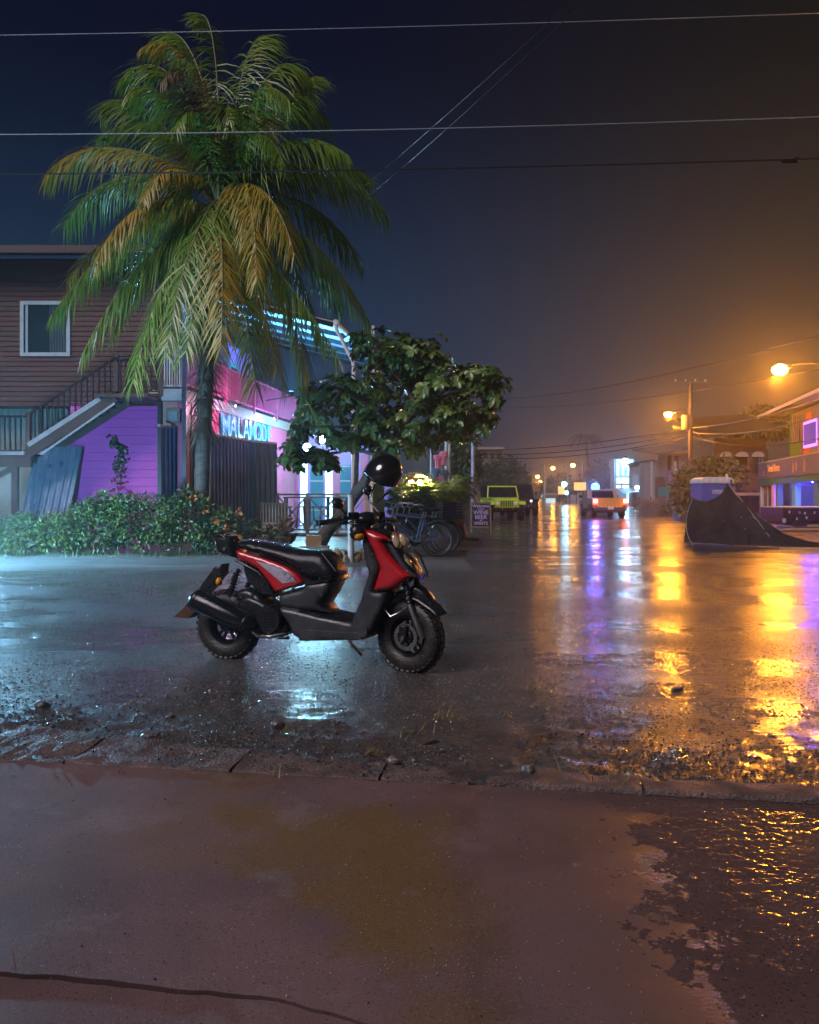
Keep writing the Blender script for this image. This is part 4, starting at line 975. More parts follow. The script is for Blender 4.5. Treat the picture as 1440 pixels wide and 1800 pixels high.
# roofing sheet leaning against the wall
def corr(name, a, b, h, n, amp, mat, parent=None, lean=Vector((0, 0, 0)), label=None, cat=None, box=False, drop=0):
    """corrugated sheet standing from ground line a-b, height h; box = trapezoid ribs"""
    a, b = Vector(a), Vector(b); d = b - a; nn_ = d.cross(Vector((0, 0, 1))).normalized(); mb = MB(); m_ = n * 6; vs = []
    for i in range(m_ + 1):
        t = i / m_; ph = (t * n) % 1
        o = amp * ((1 if ph < .22 or ph > .78 else smooth(.22, .34, ph) * -1 + 1 if ph < .34 else (smooth(.66, .78, ph) if ph > .66 else 0)) if box else .5 + .5 * math.cos(2 * math.pi * ph))
        base = a + d * t + nn_ * o; vs += [base, base + Vector((0, 0, h - drop * t)) + lean]
    mb.add(vs, [(2 * i, 2 * i + 2, 2 * i + 3, 2 * i + 1) for i in range(m_)])
    if parent: o = mb.build(name, mat, parent, fix=False)
    else: o = mb.single(name, mat, label, cat, loc=a, fix=False)
    s_ = o.modifiers.new('solid', 'SOLIDIFY'); s_.thickness = .004
    return o
blue_tin = M('blue_tin', (.11, .17, .30), .35, .3, base2=(.20, .25, .33), vscale=3, rvar=.1)
corr('roofing_sheet', W(34, 925, 19.9), W(118, 925, 19.9), 1.95, 7, .03, blue_tin, None, Vector((.22, .42, 0)), 'blue corrugated roofing sheet leaning under the stair', 'sheet', True)

# ------------------------------------------------------------------ the bar: corrugated fence, pink front, balcony, roof, deck
FU = Vector((.124, .992, 0)).normalized()
F0 = Vector((-5.63, 20.4, gz(20.4)))
pink = M('pink_wall', (.50, .10, .22), .5, var=.2, vscale=1.2, bump=.15, bscale=25)
violet = M('violet_wall', (.34, .16, .50), .5, var=.2, vscale=1.2, bump=.15, bscale=25)
redp = M('red_paint', (.62, .05, .06), .45, var=.2, vscale=2)
rail_p = M('pink_rail', (.66, .14, .34), .4, var=.2)
cream = M('cream_wall', (.55, .53, .50), .5, var=.2, vscale=2)
cyan_l, vio_l = (.16, .62, 1.0), (.55, .25, 1.0)
bar = thing('pink_bar', F0, 'pink two-storey bar with balcony and name in blue letters', 'bar building')
def FB(s_, out=0., z=0.): return F0 + FU * s_ + Vector((FU.y, -FU.x, 0)) * out + Vector((0, 0, z))
ZF = hz(700, 20.4) + .34        # balcony floor above the ground line
def quadwall(name, s0, s1, out, z0, z1, mat, th=.15, parent=None):
    o_ = MB(); a, b, c, d = FB(s0, out), FB(s1, out), FB(s1, out - th), FB(s0, out - th)
    o_.add([q + Vector((0, 0, z0)) for q in (a, b, c, d)] + [q + Vector((0, 0, z1)) for q in (a, b, c, d)], [(0, 1, 5, 4), (1, 2, 6, 5), (2, 3, 7, 6), (3, 0, 4, 7), (4, 5, 6, 7), (3, 2, 1, 0)])
    return o_.build(name, mat, parent or bar)
quadwall('lower_wall', 0, 10.6, 0, 0, ZF - .32, pink)
quadwall('balcony_edge', -.02, 10.6, .06, ZF - .31, ZF - .02, pale_t, .3)
quadwall('balcony_floor', -.02, 10.6, -.25, ZF - .12, ZF - .03, cream, 1.6)
quadwall('upper_wall', 0, 11, -1.8, ZF, ZF + 2.7, violet)
for i, s_ in enumerate((.9, 3.2, 5.8, 8.4)):
    d_ = quadwall('door', s_, s_ + .95, -1.77, ZF, ZF + 2.1, M('teal_door', (.10, .34, .36), .4, var=.3), .02)
    quadwall('pane', s_ + .15, s_ + .8, -1.755, ZF + .7, ZF + 1.9, M('dark_glass', (.02, .03, .04), .1), .01, d_)
quadwall('red_panel', .55, 1.5, .02, 1.7, ZF - .33, redp, .03)
for i in range(1): quadwall('dark_panel', 1.0, 1.4, .05, 2.45, ZF - .42, M('near_black_wood', (.02, .02, .02), .5), .02)
# front end piece: the blue-lit bit of balcony next to the house, with a meter box
e0, e1 = Vector((hx(286, 20.4), 20.4, 0)), Vector((F0.x, 20.4, 0))
MB().mm((e0.x, 20.42, gz(20)), (e1.x, 20.6, F0.z + ZF - .32)).build('end_wall', M('salmon_wall', (.60, .24, .22), .5, var=.2), bar)
MB().mm((e0.x, 20.3, F0.z + ZF - .31), (e1.x, 20.7, F0.z + ZF - .02)).build('end_beam', pale_t, bar)
mbx = MB().mm(W(292, 743, 20.3), W(316, 718, 20.3) + Vector((0, .12, 0))).build('meter_box', M('grey_box', (.12, .13, .15), .4), bar)
MB().mm(W(296, 739, 20.27), W(312, 723, 20.27) + Vector((0, .04, 0))).build('box_lid', M('grey_lid', (.2, .22, .25), .4), mbx)
za_, zb_ = F0.z + ZF + .06, F0.z + ZF + 1.02
for z_ in (za_, zb_): MB().bar((e0.x, 20.36, z_), (e1.x, 20.36, z_), .05, .05).build('end_rail', pale_t, bar)
for i in range(9):
    x = e0.x + (e1.x - e0.x) * i / 8; MB().bar((x, 20.36, za_), (x, 20.36, zb_), .03, .03).build('baluster', white_t, bar)
MB().mm((e1.x, 20.33, F0.z), (e1.x + .1, 20.43, F0.z + ZF + 2.6)).build('balcony_post', M('navy_post', (.03, .03, .07), .4), bar)
# balcony railing along the front
MB().bar(FB(.1, .02, ZF + .98), FB(10.6, .02, ZF + .98), .05, .05).build('handrail', rail_p, bar)
MB().bar(FB(.1, .02, ZF + .12), FB(10.6, .02, ZF + .12), .05, .05).build('bottom_rail', rail_p, bar)
for i in range(86): s_ = .15 + i * .122; MB().bar(FB(s_, .02, ZF + .12), FB(s_, .02, ZF + .98), .028, .028).build('baluster', rail_p, bar)
for s_ in (3.0, 5.5, 8.0, 10.5): MB().bar(FB(s_, .04, ZF - .1), FB(s_, .04, ZF + 1.0), .1, .1).build('rail_post', rail_p, bar)
# letters along the front
lt = M('blue_letter', (.04, .28, .50), .35, var=.15, emit=(.08, .45, 1.), estr=.28)
for i, ch in enumerate('MALAMODE'):
    me = text_mesh(ch, .88, .03, lt, bold=.010); o = mesh_obj('letter', me, bar)
    fw_ = FU; upv = Vector((0, 0, 1)); nv = Vector((FU.y, -FU.x, 0))
    o.matrix_local = Matrix.Translation(FB(2.78 + i * .59, .10, ZF - .96) - F0) @ Matrix((fw_, upv, nv)).transposed().to_4x4()
# corrugated fence before the bar
tin = M('fence_tin', (.016, .050, .19), .6, .0, var=.35, vscale=2.5, rvar=.12)
fence = thing('corrugated_fence', (-6.0, 19.9, gz(20)), 'dark blue corrugated metal fence beside the palm trunk', 'fence')
fa, fb = W(284, 940, 19.9), W(441, 930, 23.3); fa.z = gz(20); fb.z = gz(23.3); fh = hz(748, 19.9) - gz(20)
for i in range(4): corr('sheet', fa.lerp(fb, i / 4), fa.lerp(fb, (i + 1) / 4 - .002), fh - i * .03, 6, .035, tin, fence, box=True, drop=.03)
fc = W(486, 930, 24.2); fc.z = gz(24)
corr('sheet', fb, fc, fh - .14, 5, .03, M('fence_tin_shaded', (.014, .030, .08), .6, .0, var=.4, vscale=3), fence, box=True)  # sheet turned away: its shade is put into a darker tin colour
MB().bar(fa + Vector((-.05, -.06, fh)), fb + Vector((-.02, -.06, fh - .12)), .06, .06).build('cap_rail', pale_t, fence)
MB().bar(fb + Vector((0, -.05, fh - .13)), fc + Vector((0, -.05, fh - .14)), .06, .06).build('cap_rail', pale_t, fence)
# roof over the deck: lit from below
rf = thing('deck_roof', (-2.4, 25, gz(25)), 'tin roof over the deck with white gutter and blue lit underside', 'roof')
ea, eb = W(586, 566, 25.0), None
eb = ea + FU * 9.5; ia = ea + Vector((-5.2, 0, 1.25)); ib = eb + Vector((-5.2, 0, 1.25))
pl = M('ceiling_board', (.42, .46, .52), .45, var=.25, vscale=3)
for i in range(26):
    t0, t1 = i / 26, (i + .985) / 26
    MB().add([ea.lerp(ia, t0), ea.lerp(ia, t1), eb.lerp(ib, t1), eb.lerp(ib, t0)] + [q + Vector((0, 0, .03)) for q in (ea.lerp(ia, t0), ea.lerp(ia, t1), eb.lerp(ib, t1), eb.lerp(ib, t0))],
             [(0, 1, 2, 3), (4, 5, 6, 7), (0, 1, 5, 4), (1, 2, 6, 5), (2, 3, 7, 6), (3, 0, 4, 7)]).build('ceiling_board', pl, rf)
MB().add([q + Vector((0, 0, .05)) for q in (ea, ia, ib, eb)] + [q + Vector((0, 0, .09)) for q in (ea, ia, ib, eb)], [(0, 1, 2, 3), (4, 5, 6, 7), (0, 1, 5, 4), (1, 2, 6, 5), (2, 3, 7, 6), (3, 0, 4, 7)]).build('tin', roof_m, rf)
for i in range(6):
    t = i / 5 * .98; a, b = ea.lerp(eb, t), ia.lerp(ib, t); MB().bar(a + Vector((0, .04, -.08)), b + Vector((0, .04, -.08)), .08, .14).build('rafter', iron, rf)
gm = M('white_gutter', (.62, .58, .55), .35, var=.2)
MB().tube([ea + Vector((.08, -.1, -.02)), eb + Vector((.08, 0, -.02))], .085, 10).build('gutter', gm, rf, smooth_=True)
dp = [ea + Vector((.08, -.02, -.06)), W(592, 580, 25.0), W(620, 634, 25.3), W(622, 645, 25.3), W(621, 700, 25.3), W(621, 930, 25.3)]
MB().tube(dp, .06, 10).build('downspout', gm, rf, smooth_=True)
for px, y_ in ((655, 25.1), (640, 33.0)):
    q = ground(px, y_); MB().mm((q.x - .06, y_ - .06, q.z), (q.x + .06, y_ + .06, ea.z - .1)).build('roof_post', cream, rf)
# deck with cross-braced railing
dk = thing('timber_deck', ground(570, 24), 'low timber deck with cross-braced railing before the bar', 'deck')
dx0, dx1 = hx(488, 23.9), hx(646, 23.9); zd = gz(24) + .16
for i in range(30):
    y_ = 24 + i * .24; MB().mm((dx0, y_, zd - .03), (dx1 + (y_ - 24) * .12, y_ + .225, zd + .002 * (i % 2))).build('plank', M('deck_plank', (.26, .29, .32), .28, var=.35, vscale=3, stretch=(.3, 2, 1), rvar=.12), dk)
MB().mm((dx0, 23.9, gz(24) - .02), (dx1, 23.99, zd - .035)).build('deck_edge', dark_w, dk)
rl = M('grey_timber', (.17, .16, .16), .45, var=.3, vscale=6)
bays = [dx0 + (dx1 - dx0) * k / 3 for k in range(4)]
for x in bays: MB().mm((x - .05, 23.86, zd - .02), (x + .05, 23.95, zd + 1.16)).build('rail_post', rl, dk)
for z_ in (zd + .10, zd + 1.12): MB().mm((dx0, 23.87, z_ - .025), (dx1, 23.93, z_ + .025)).build('rail', rl, dk)
for a, b in zip(bays, bays[1:]):
    MB().bar((a, 23.85, zd + 1.1), (b, 23.85, zd + .12), .03, .045).build('brace', rl, dk); MB().bar((a, 23.89, zd + .12), (b, 23.89, zd + 1.1), .03, .045).build('brace', rl, dk)
# wall at the back of the deck with lit doorways
bw = thing('bar_back_wall', (-2.6, 31, gz(31)), 'violet wall behind the deck with bright lit doorways', 'wall')
zg = gz(31)
MB().mm((-4.7, 31.0, zg), (-.5, 31.15, 3.4)).build('wall', violet, bw)
white_e = M('lit_doorway', (.8, .9, 1.), .5, emit=(.45, .85, 1.), estr=1.9)
for a, b in ((528, 540), (572, 584)):
    MB().mm((hx(a, 30.9), 30.95, zg + .15), (hx(b, 30.9), 31.02, zg + 2.5)).build('lit_doorway', white_e, bw)
for a, b in ((545, 568), (598, 616)):
    f_ = MB().mm((hx(a, 30.9), 30.96, zg + .12), (hx(b, 30.9), 31.02, zg + 2.4)).build('glass_door', M('door_glass', (.03, .10, .14), .12, emit=(.1, .5, .9), estr=.12), bw)
    for k_ in range(5): MB().mm((hx(a, 30.9), 30.92, zg + .12 + k_ * .55), (hx(b, 30.9), 30.955, zg + .17 + k_ * .55)).build('glazing_bar', pale_t, f_)
for a, b in ((500, 524), (586, 597), (634, 648)): MB().mm((hx(a, 30.9), 30.93, zg + .12), (hx(b, 30.9), 31.02, zg + 2.8)).build('wall_panel', pink, bw)
# tables with stools on the deck
for i, px in enumerate((520, 560, 605)):
    q = Vector((hx(px, 27.5), 27.5, zd)); tt = thing('bar_table', q, ['high bar table by the fence corner', 'high bar table in the middle of the deck', 'high bar table near the leaning tree'][i], 'table', 'tables on the deck')
    MB().mm(q + Vector((-.38, -.3, 1.0)), q + Vector((.38, .3, 1.05))).build('table_top', dark_w, tt)
    for sx_ in (-.32, .32):
        for sy_ in (-.24, .24): MB().mm(q + Vector((sx_ - .03, sy_ - .03, 0)), q + Vector((sx_ + .03, sy_ + .03, 1.0))).build('leg', dark_w, tt)
    for k_, sx_ in enumerate((-.2, .25)):
        qq = q + Vector((sx_, -.6, 0)); ss = thing('bar_stool', qq, 'wooden bar stool, ' + ('left' if k_ == 0 else 'right') + ' one at the ' + ['fence corner table', 'middle table', 'table by the tree'][i], 'stool', 'stools on the deck')
        MB().lathe([(.17, .70), (.17, .74)], qq, 'z', 12).build('seat', dark_w, ss)
        for sa in range(4): d = Vector((math.cos(sa * 1.57 + .8), math.sin(sa * 1.57 + .8), 0)); MB().bar(qq + d * .2, qq + d * .13 + Vector((0, 0, .70)), .03, .03).build('leg', dark_w, ss)
# bar lamps: blue-white floods under the roof and balcony
def fixture(loc, color, power, label, estr=25, r=.14, name='flood_lamp', group='lamps of the pink bar'):
    t = thing(name, loc, label, 'lamp', group); loc = Vector(loc)
    MB().sphere(loc, r, 12, 8).build('globe', M('globe_%d' % len(MATS), color, .4, emit=color, estr=estr), t, smooth_=True)
    MB().tube([loc + Vector((0, 0, r * .8)), loc + Vector((0, 0, r * 1.6))], r * .4, 8).build('socket', iron, t)
    lamp_light('lamp_light', loc + Vector((0, -.02, -r - .06)), power, color, t, r * .8); return t
fixture(W(540, 786, 27), (.35, .80, 1.), 380, 'bright blue-white lamp behind the almond leaves', 30, .13)
fixture(W(566, 772, 28), (.35, .80, 1.), 340, 'second blue-white lamp behind the almond leaves', 30, .13)
fixture(FB(6.0, .55, ZF - .2), (.45, .45, 1.0), 60, 'blue lamp under the balcony edge', 4, .03)
ul = ea + Vector((-1.6, 2.2, -1.9)); ut = thing('uplight', ul, 'blue uplight washing the underside of the deck roof', 'lamp', 'lamps of the pink bar')
MB().lathe([(.07, -.1), (.10, .06)], ul, 'z', 12).build('housing', iron, ut); MB().lathe([(.085, .062), (.08, .07)], ul, 'z', 12).build('lens', M('uplight_lens', (.3, .6, 1), .3, emit=(.10, .50, 1.), estr=12), ut)
MB().tube([ul + Vector((0, 0, -.1)), ul + Vector((-2.6, .2, -.5))], .02, 6).build('arm', iron, ut)
lamp_light('lamp_light', ul + Vector((0, 0, .12)), 4200, (.10, .50, 1.), ut, .08, 150, ul + Vector((.1, .6, 3)))
fixture(FB(2.2, .6, ZF - .2), (.85, .35, .6), 80, 'violet lamp on the balcony front', 4, .03)
fixture(FB(-.35, .3, ZF + 1.9), (.2, .55, 1.), 90, 'blue lamp at the balcony end by the house', 6, .03)
# blue-white floodlight on a short post off to the left, its beam lies along the wet road
fq = Vector((-7.6, 12.6, gz(12.6))); fl_ = thing('floodlight', fq, 'low blue-white floodlight on a post beside the hedge', 'floodlight')
MB().tube([fq, fq + Vector((0, 0, .6))], .04, 8).build('post', iron, fl_)
MB().box(fq + Vector((.1, 0, .7)), (.12, .3, .22)).build('housing', iron, fl_, bevel=.01)
MB().box(fq + Vector((.165, 0, .7)), (.01, .26, .18)).build('lens', M('flood_lens', (.6, .9, 1), .3, emit=(.35, .75, 1.), estr=15), fl_)
lamp_light('lamp_light', fq + Vector((.28, 0, .7)), 1500, (.25, .65, 1.), fl_, .08)
# ------------------------------------------------------------------ things on the verge
dq = ground(484, 18.0); dq.z += .02
dr_ = thing('white_drum', dq, 'white ribbed drum holding a folded corrugated sheet', 'drum')
prof = []
for i in range(22): prof.append((.285 + (.012 if i % 4 == 0 else 0), i * .029))
MB().lathe(prof, dq, 'z', 28).build('drum_body', M('drum_white', (.42, .41, .40), .45, var=.35, vscale=5, bump=.2, bscale=30), dr_, smooth_=True, ang=50)
MB().torus(dq + Vector((0, 0, .56)), .292, .008, 'z', 28, 6).build('hoop', iron, dr_)
cs = corr('corrugated_card', dq + Vector((-.30, -.10, .60)), dq + Vector((.31, -.12, .585)), .44, 9, .045, M('pale_tin', (.45, .42, .38), .5, var=.25, vscale=6), None, Vector((-.01, .05, 0)), 'pale corrugated sheet standing in the white drum', 'sheet', True)
dl = thing('dead_palm_sheath', W(497, 945, 17.4), 'curled brown dead palm sheath against the white drum', 'dead leaf'); m_ = MB(); rg = random.Random(2)
for i in range(16): add_leaf(m_, W(485 + rg.uniform(0, 22), 958 - rg.uniform(0, 30), 17.5), Vector((rg.uniform(-.6, .9), rg.uniform(-.5, .1), rg.uniform(.0, 1))), rdir(rg), .32, .10, .5)
m_.build('husk', M('dead_brown', (.16, .085, .05), .5, var=.5, vscale=8), dl, fix=False)
bx_ = MB().box((0, 0, 0), (.30, .26, .22)).single('cardboard_box', M('cardboard', (.42, .25, .11), .6, var=.2, vscale=4), 'small tan cardboard box behind the scooter seat', 'box')
q = ground(551, 17.2); bx_.location = (q.x, q.y, q.z + .26); bx_.rotation_euler = (0, R(4), R(12))
MB().mm((-.3, -.2, 0), (.3, .2, .15)).single('concrete_block', M('block_grey', (.2, .18, .16), .6, var=.4, vscale=6, bump=.4, bscale=30), 'grey concrete block under the cardboard box', 'block').location = (q.x + .02, q.y + .02, q.z)
husk_m = M('husk_tan', (.24, .17, .10), .6, var=.5, vscale=12, bump=.6, bscale=30)
HUSK = [(575, 970, .13, 'rounded husk under the box at the tree foot'), (592, 985, .15, 'big pale husk left of the white post'), (603, 968, .12, 'upright husk touching the left of the white post'), (632, 968, .12, 'upright husk just right of the white post'),
        (645, 980, .14, 'split husk at the right end of the rubble'), (628, 990, .12, 'front husk at the foot of the white post'), (568, 988, .11, 'flat husk at the left end of the rubble'), (610, 992, .09, 'small husk in front of the white post'), (655, 965, .10, 'dark husk behind the right end of the rubble'), (520, 965, .10, 'brown husk beside the drum foot')]
for i, (px, py, r, lb) in enumerate(HUSK):
    y_ = 14.3 + (990 - py) * .05; q = ground(px, y_); rock('coconut_husk', q + Vector((0, 0, r * .7)), (r, r * .8, r * .85), husk_m, lb, 'husk', 'husks heaped round the white post', i)
q = ground(617, 14.2); pp_ = thing('white_post', q, 'short white plastic pipe post standing among the husks', 'post')
MB().tube([q, q + Vector((0, 0, 1.15))], .055, 12).build('pipe', M('white_pipe', (.55, .52, .50), .4, var=.3, vscale=5), pp_, smooth_=True)
MB().tube([q + Vector((0, 0, 1.15)), q + Vector((0, 0, 1.19))], .062, 12).build('cap', white_t, pp_, smooth_=True)
MB().mm((hx(655, 19), 19.0, gz(19)), (hx(676, 19), 19.04, gz(19) + 1.5)).single('plywood_board', M('plywood', (.40, .36, .16), .55, var=.3, vscale=4), 'yellowish plywood board standing behind the handlebar', 'board')

# ------------------------------------------------------------------ bicycles
def bicycle(label, frame_col, crate=False):
    t = thing('bicycle', (0, 0, 0), label, 'bicycle', 'bicycles parked on the verge'); fm = M('bike_' + frame_col[0], frame_col[1], .3, .3, var=.3)
    rb, al, bl = M('bike_tyre', (.02, .02, .022), .5), M('bike_alloy', (.5, .5, .54), .28, 1.), M('bike_black', (.015, .015, .018), .35)
    for nm, x in (('front_wheel', .53), ('rear_wheel', -.53)):
        w = bpy.data.objects.new(nm, None); col.objects.link(w); w.parent = t; w.location = (x, 0, .335)
        mesh_obj('tyre', MB().torus((0, 0, 0), .315, .021, 'y', 36, 8).mesh('tyre', rb, None, True), w)
        mesh_obj('rim', MB().torus((0, 0, 0), .288, .011, 'y', 36, 6).mesh('rim', al, None, True), w)
        sp = MB()
        for i in range(28): a = i * 2 * math.pi / 28; sp.bar((.02 * math.cos(a + 1), .02 * (-1) ** i, .02 * math.sin(a + 1)), (.285 * math.cos(a), 0, .285 * math.sin(a)), .0035, .0035)
        mesh_obj('spoke_set', sp.mesh('spoke_set', al), w); mesh_obj('hub', MB().lathe([(.02, -.05), (.02, .05)], (0, 0, 0), 'y', 10).mesh('hub', al), w)
    bb, st_, hd, hl_ = Vector((-.10, 0, .29)), Vector((-.23, 0, .74)), Vector((.36, 0, .82)), Vector((.40, 0, .70))
    f = MB()
    for a, b, r in ((bb, st_, .017), (st_, hd, .016), (bb, hl_, .019), (hd, hl_, .02)): f.tube([a, b], r, 8)
    for sg in (-.055, .055):
        f.tube([bb, Vector((-.53, sg, .335))], .010, 6); f.tube([st_ + Vector((0, 0, -.04)), Vector((-.53, sg, .335))], .009, 6)
    f.build('frame', fm, t, smooth_=True)
    fk = MB()
    for sg in (-.05, .05): fk.tube([hl_, Vector((.45, sg, .55)), Vector((.53, sg, .335))], .012, 6)
    fk.build('fork', fm, t, smooth_=True)
    MB().tube([st_, st_ + Vector((-.05, 0, .14))], .012, 8).build('seat_post', al, t)
    MB().sphere(st_ + Vector((-.06, 0, .17)), (.14, .085, .04), 12, 8).build('saddle', bl, t, smooth_=True)
    MB().tube([hd, hd + Vector((-.03, 0, .14))], .013, 8).build('stem', al, t)
    MB().tube([hd + Vector((-.22, -.32, .20)), hd + Vector((-.08, -.26, .22)), hd + Vector((0, -.1, .14)), hd + Vector((0, .1, .14)), hd + Vector((-.08, .26, .22)), hd + Vector((-.22, .32, .20))], .012, 8).build('handlebar', al, t, smooth_=True)
    MB().lathe([(.09, -.06), (.09, -.055)], bb, 'y', 18).build('chainring', bl, t)
    MB().bar(bb + Vector((0, -.07, 0)), bb + Vector((.12, -.07, -.12)), .014, .02).build('crank', al, t); MB().bar(bb + Vector((0, .07, 0)), bb + Vector((-.12, .07, .12)), .014, .02).build('crank', al, t)
    for x, a0_, a1_ in ((-.53, 20, 200), (.53, 30, 160)):
        MB().grid(lambda u, v, x=x, a0_=a0_, a1_=a1_: Vector((x + .35 * math.cos(R(a0_ + (a1_ - a0_) * u)), (v - .5) * .055, .335 + .35 * math.sin(R(a0_ + (a1_ - a0_) * u)))), 16, 2).build('mudguard', bl, t, fix=False)
    ck = MB()
    for sg in (-.07, .07): ck.bar((-.25, sg, .72), (-.80, sg, .72), .012, .012)
    for i in range(5): ck.bar((-.35 - i * .1, -.07, .72), (-.35 - i * .1, .07, .72), .01, .01)
    ck.build('rear_rack', bl, t)
    if crate:
        c_ = MB(); 
        for k_ in range(6): z_ = .74 + k_ * .055; c_.mm((-.82, -.19, z_), (-.42, -.18, z_ + .04)); c_.mm((-.82, .18, z_), (-.42, .19, z_ + .04)); c_.mm((-.82, -.19, z_), (-.81, .19, z_ + .04)); c_.mm((-.43, -.19, z_), (-.42, .19, z_ + .04))
        for sx_ in (-.82, -.43):
            for sy_ in (-.195, .175): c_.mm((sx_, sy_, .73), (sx_ + .02, sy_ + .02, 1.09))
        c_.mm((-.82, -.19, .73), (-.42, .19, .745)); c_.build('crate', bl, t)
    return t
b1_ = bicycle('black bicycle with a black crate over its rear wheel', ('black', (.02, .02, .03)), True)
b2_ = bicycle('blue-grey bicycle nearest the scooter, wheel facing the road', ('blue', (.10, .14, .26)))
b3_ = copy_tree(b2_); b3_['label'] = 'bicycle standing behind the blue-grey one, its saddle just showing'
b4_ = copy_tree(b2_); b4_['label'] = 'farthest bicycle of the row, with its handlebar under the palm leaves'
for o, px, y_, a in ((b2_, 722, 15.6, 197), (b3_, 728, 16.2, 200), (b1_, 738, 16.6, 195), (b4_, 745, 17.2, 199)):
    q = ground(px, y_); o.location = q + Vector((0, 0, .01)); o.rotation_euler = (R(rnd.uniform(-5, 5)), 0, R(a))

# ------------------------------------------------------------------ potted palms, sack, sign, lit kiosk beside the bar
def areca(px, y_, h, n, mat, label, seed, lf=.35):
    rg = random.Random(seed); q = ground(px, y_); t = thing('areca_palm', q, label, 'palm', 'palms beside the bicycles')
    for i in range(n):
        a = rg.uniform(0, 6.28); d = Vector((math.cos(a), math.sin(a), 0)); r = rg.uniform(.4, 1.) * h * .62
        b0 = q + d * .08; tip = q + d * r + Vector((0, 0, h * rg.uniform(.45, .95))); c_ = q + d * r * .35 + Vector((0, 0, h * rg.uniform(.8, 1.15)))
        frond(b0, c_, tip, mat, rg, lf * rg.uniform(.8, 1.2), 30, .35, t, .010, .017)
    return t
lime = M('areca_lime', (.15, .30, .03), .35, base2=(.24, .30, .035), vscale=2); teal_lf = M('areca_teal', (.06, .20, .07), .35, base2=(.10, .24, .06), vscale=2)
areca(712, 20.5, 1.45, 24, teal_lf, 'spiky dark palm clump right of the helmet', 1); areca(742, 21.5, 1.85, 28, lime, 'bright green palm under the warm lamps', 2)
areca(772, 22.5, 1.95, 28, lime, 'middle feathery palm of the row', 3); areca(798, 23.5, 1.9, 28, M('areca_olive', (.16, .20, .03), .38, base2=(.22, .19, .035), vscale=2), 'yellowish palm next to the sandwich board', 4)
sq = ground(807, 22.6)
sk_ = MB(); sk_.sphere((0, 0, 0), (.22, .18, .34), 16, 12); sk_.v = [v * (1 + .28 * mnoise.noise(v * 6)) * (1 if v.z < .1 else 1 - .9 * (v.z - .1)) for v in sk_.v]
so_ = sk_.single('orange_sack', M('orange_sack', (.50, .15, .04), .5, var=.4, vscale=8, bump=.4, bscale=20), 'crumpled orange sack leaning at the foot of the palms', 'sack', smooth_=True); so_.location = sq + Vector((0, 0, .24)); 
led = MB().mm((hx(752, 22.3), 22.3, gz(22) - .02), (hx(842, 22.3), 22.7, gz(22) + .09)).single('concrete_ledge', M('ledge', (.2, .2, .2), .5, var=.4), 'low concrete ledge in front of the palms', 'ledge')
bb_ = ground(845, 26.6); sb = thing('sandwich_board', bb_, 'wooden sandwich board with chalk lettering for wine, beer and spirits', 'sign')
wood_f = M('board_wood', (.32, .26, .17), .5, var=.3, vscale=6); chalk = M('chalk_board', (.035, .018, .06), .5, var=.3); ink = M('chalk_letter', (.62, .52, .82), .6)
tilt = Matrix.Rotation(R(-9), 3, 'X')
def BP(x, z, y=0.): return bb_ + Vector((0, -.20, 0)) + tilt @ Vector((x, y, z))
for x in (-.31, .31): MB().bar(BP(x, 0), BP(x, 1.06), .06, .04).build('frame_post', wood_f, sb); MB().bar(bb_ + Vector((x, .22, 0)), BP(x, 1.05, .03), .05, .03).build('back_leg', wood_f, sb)
for z_ in (.24, 1.03): MB().bar(BP(-.28, z_), BP(.28, z_), .04, .06).build('cross_rail', wood_f, sb)
MB().add([BP(-.28, .27, -.0), BP(.28, .27), BP(.28, 1.0), BP(-.28, 1.0), BP(-.28, .27, .02), BP(.28, .27, .02), BP(.28, 1.0, .02), BP(-.28, 1.0, .02)], [(0, 1, 2, 3), (4, 7, 6, 5), (0, 4, 5, 1), (1, 5, 6, 2), (2, 6, 7, 3), (3, 7, 4, 0)]).build('board', chalk, sb)
for tx_, sz_, z_ in (('Welcome', .135, .88), ('to the bar', .05, .81), ('WINE', .19, .65), ('BEER', .18, .50), ('and', .06, .44), ('SPIRITS', .145, .31)):
    o = mesh_obj('lettering', text_mesh(tx_, sz_, .002, ink, bold=.003), sb)
    o.matrix_local = Matrix.Translation(BP(0, z_, -.012) - bb_) @ (tilt @ Matrix.Rotation(R(90), 3, 'X')).to_4x4()
ks = thing('kiosk', ground(745, 27), 'small kiosk with warm lit slatted roof behind the palms', 'kiosk')
for x in (hx(722, 27), hx(768, 27)): MB().mm((x - .05, 27, gz(27)), (x + .05, 27.1, 1.75)).build('post', dark_w, ks)
for i in range(7): z_ = 1.25 + i * .10; MB().mm((hx(718, 27), 26.5 + i * .12, z_), (hx(760 - i * 3, 27), 26.6 + i * .12, z_ + .05)).build('roof_slat', M('warm_slat', (.45, .28, .10), .5), ks)
MB().mm((hx(700, 27), 27.8, gz(27)), (hx(785, 27), 27.9, 1.2)).build('back_wall', M('slat_fence', (.16, .15, .15), .6, var=.4, stretch=(6, 1, 1)), ks)
for i, (px, py) in enumerate(((723, 848), (738, 848))):
    fixture(W(px, py, 22.2), (1., .72, .25), 120, ['warm bulb at the kiosk corner beside the helmet', 'warm bulb in the middle of the kiosk front'][i], 30, .07, 'kiosk_bulb', 'bulbs of the kiosk')
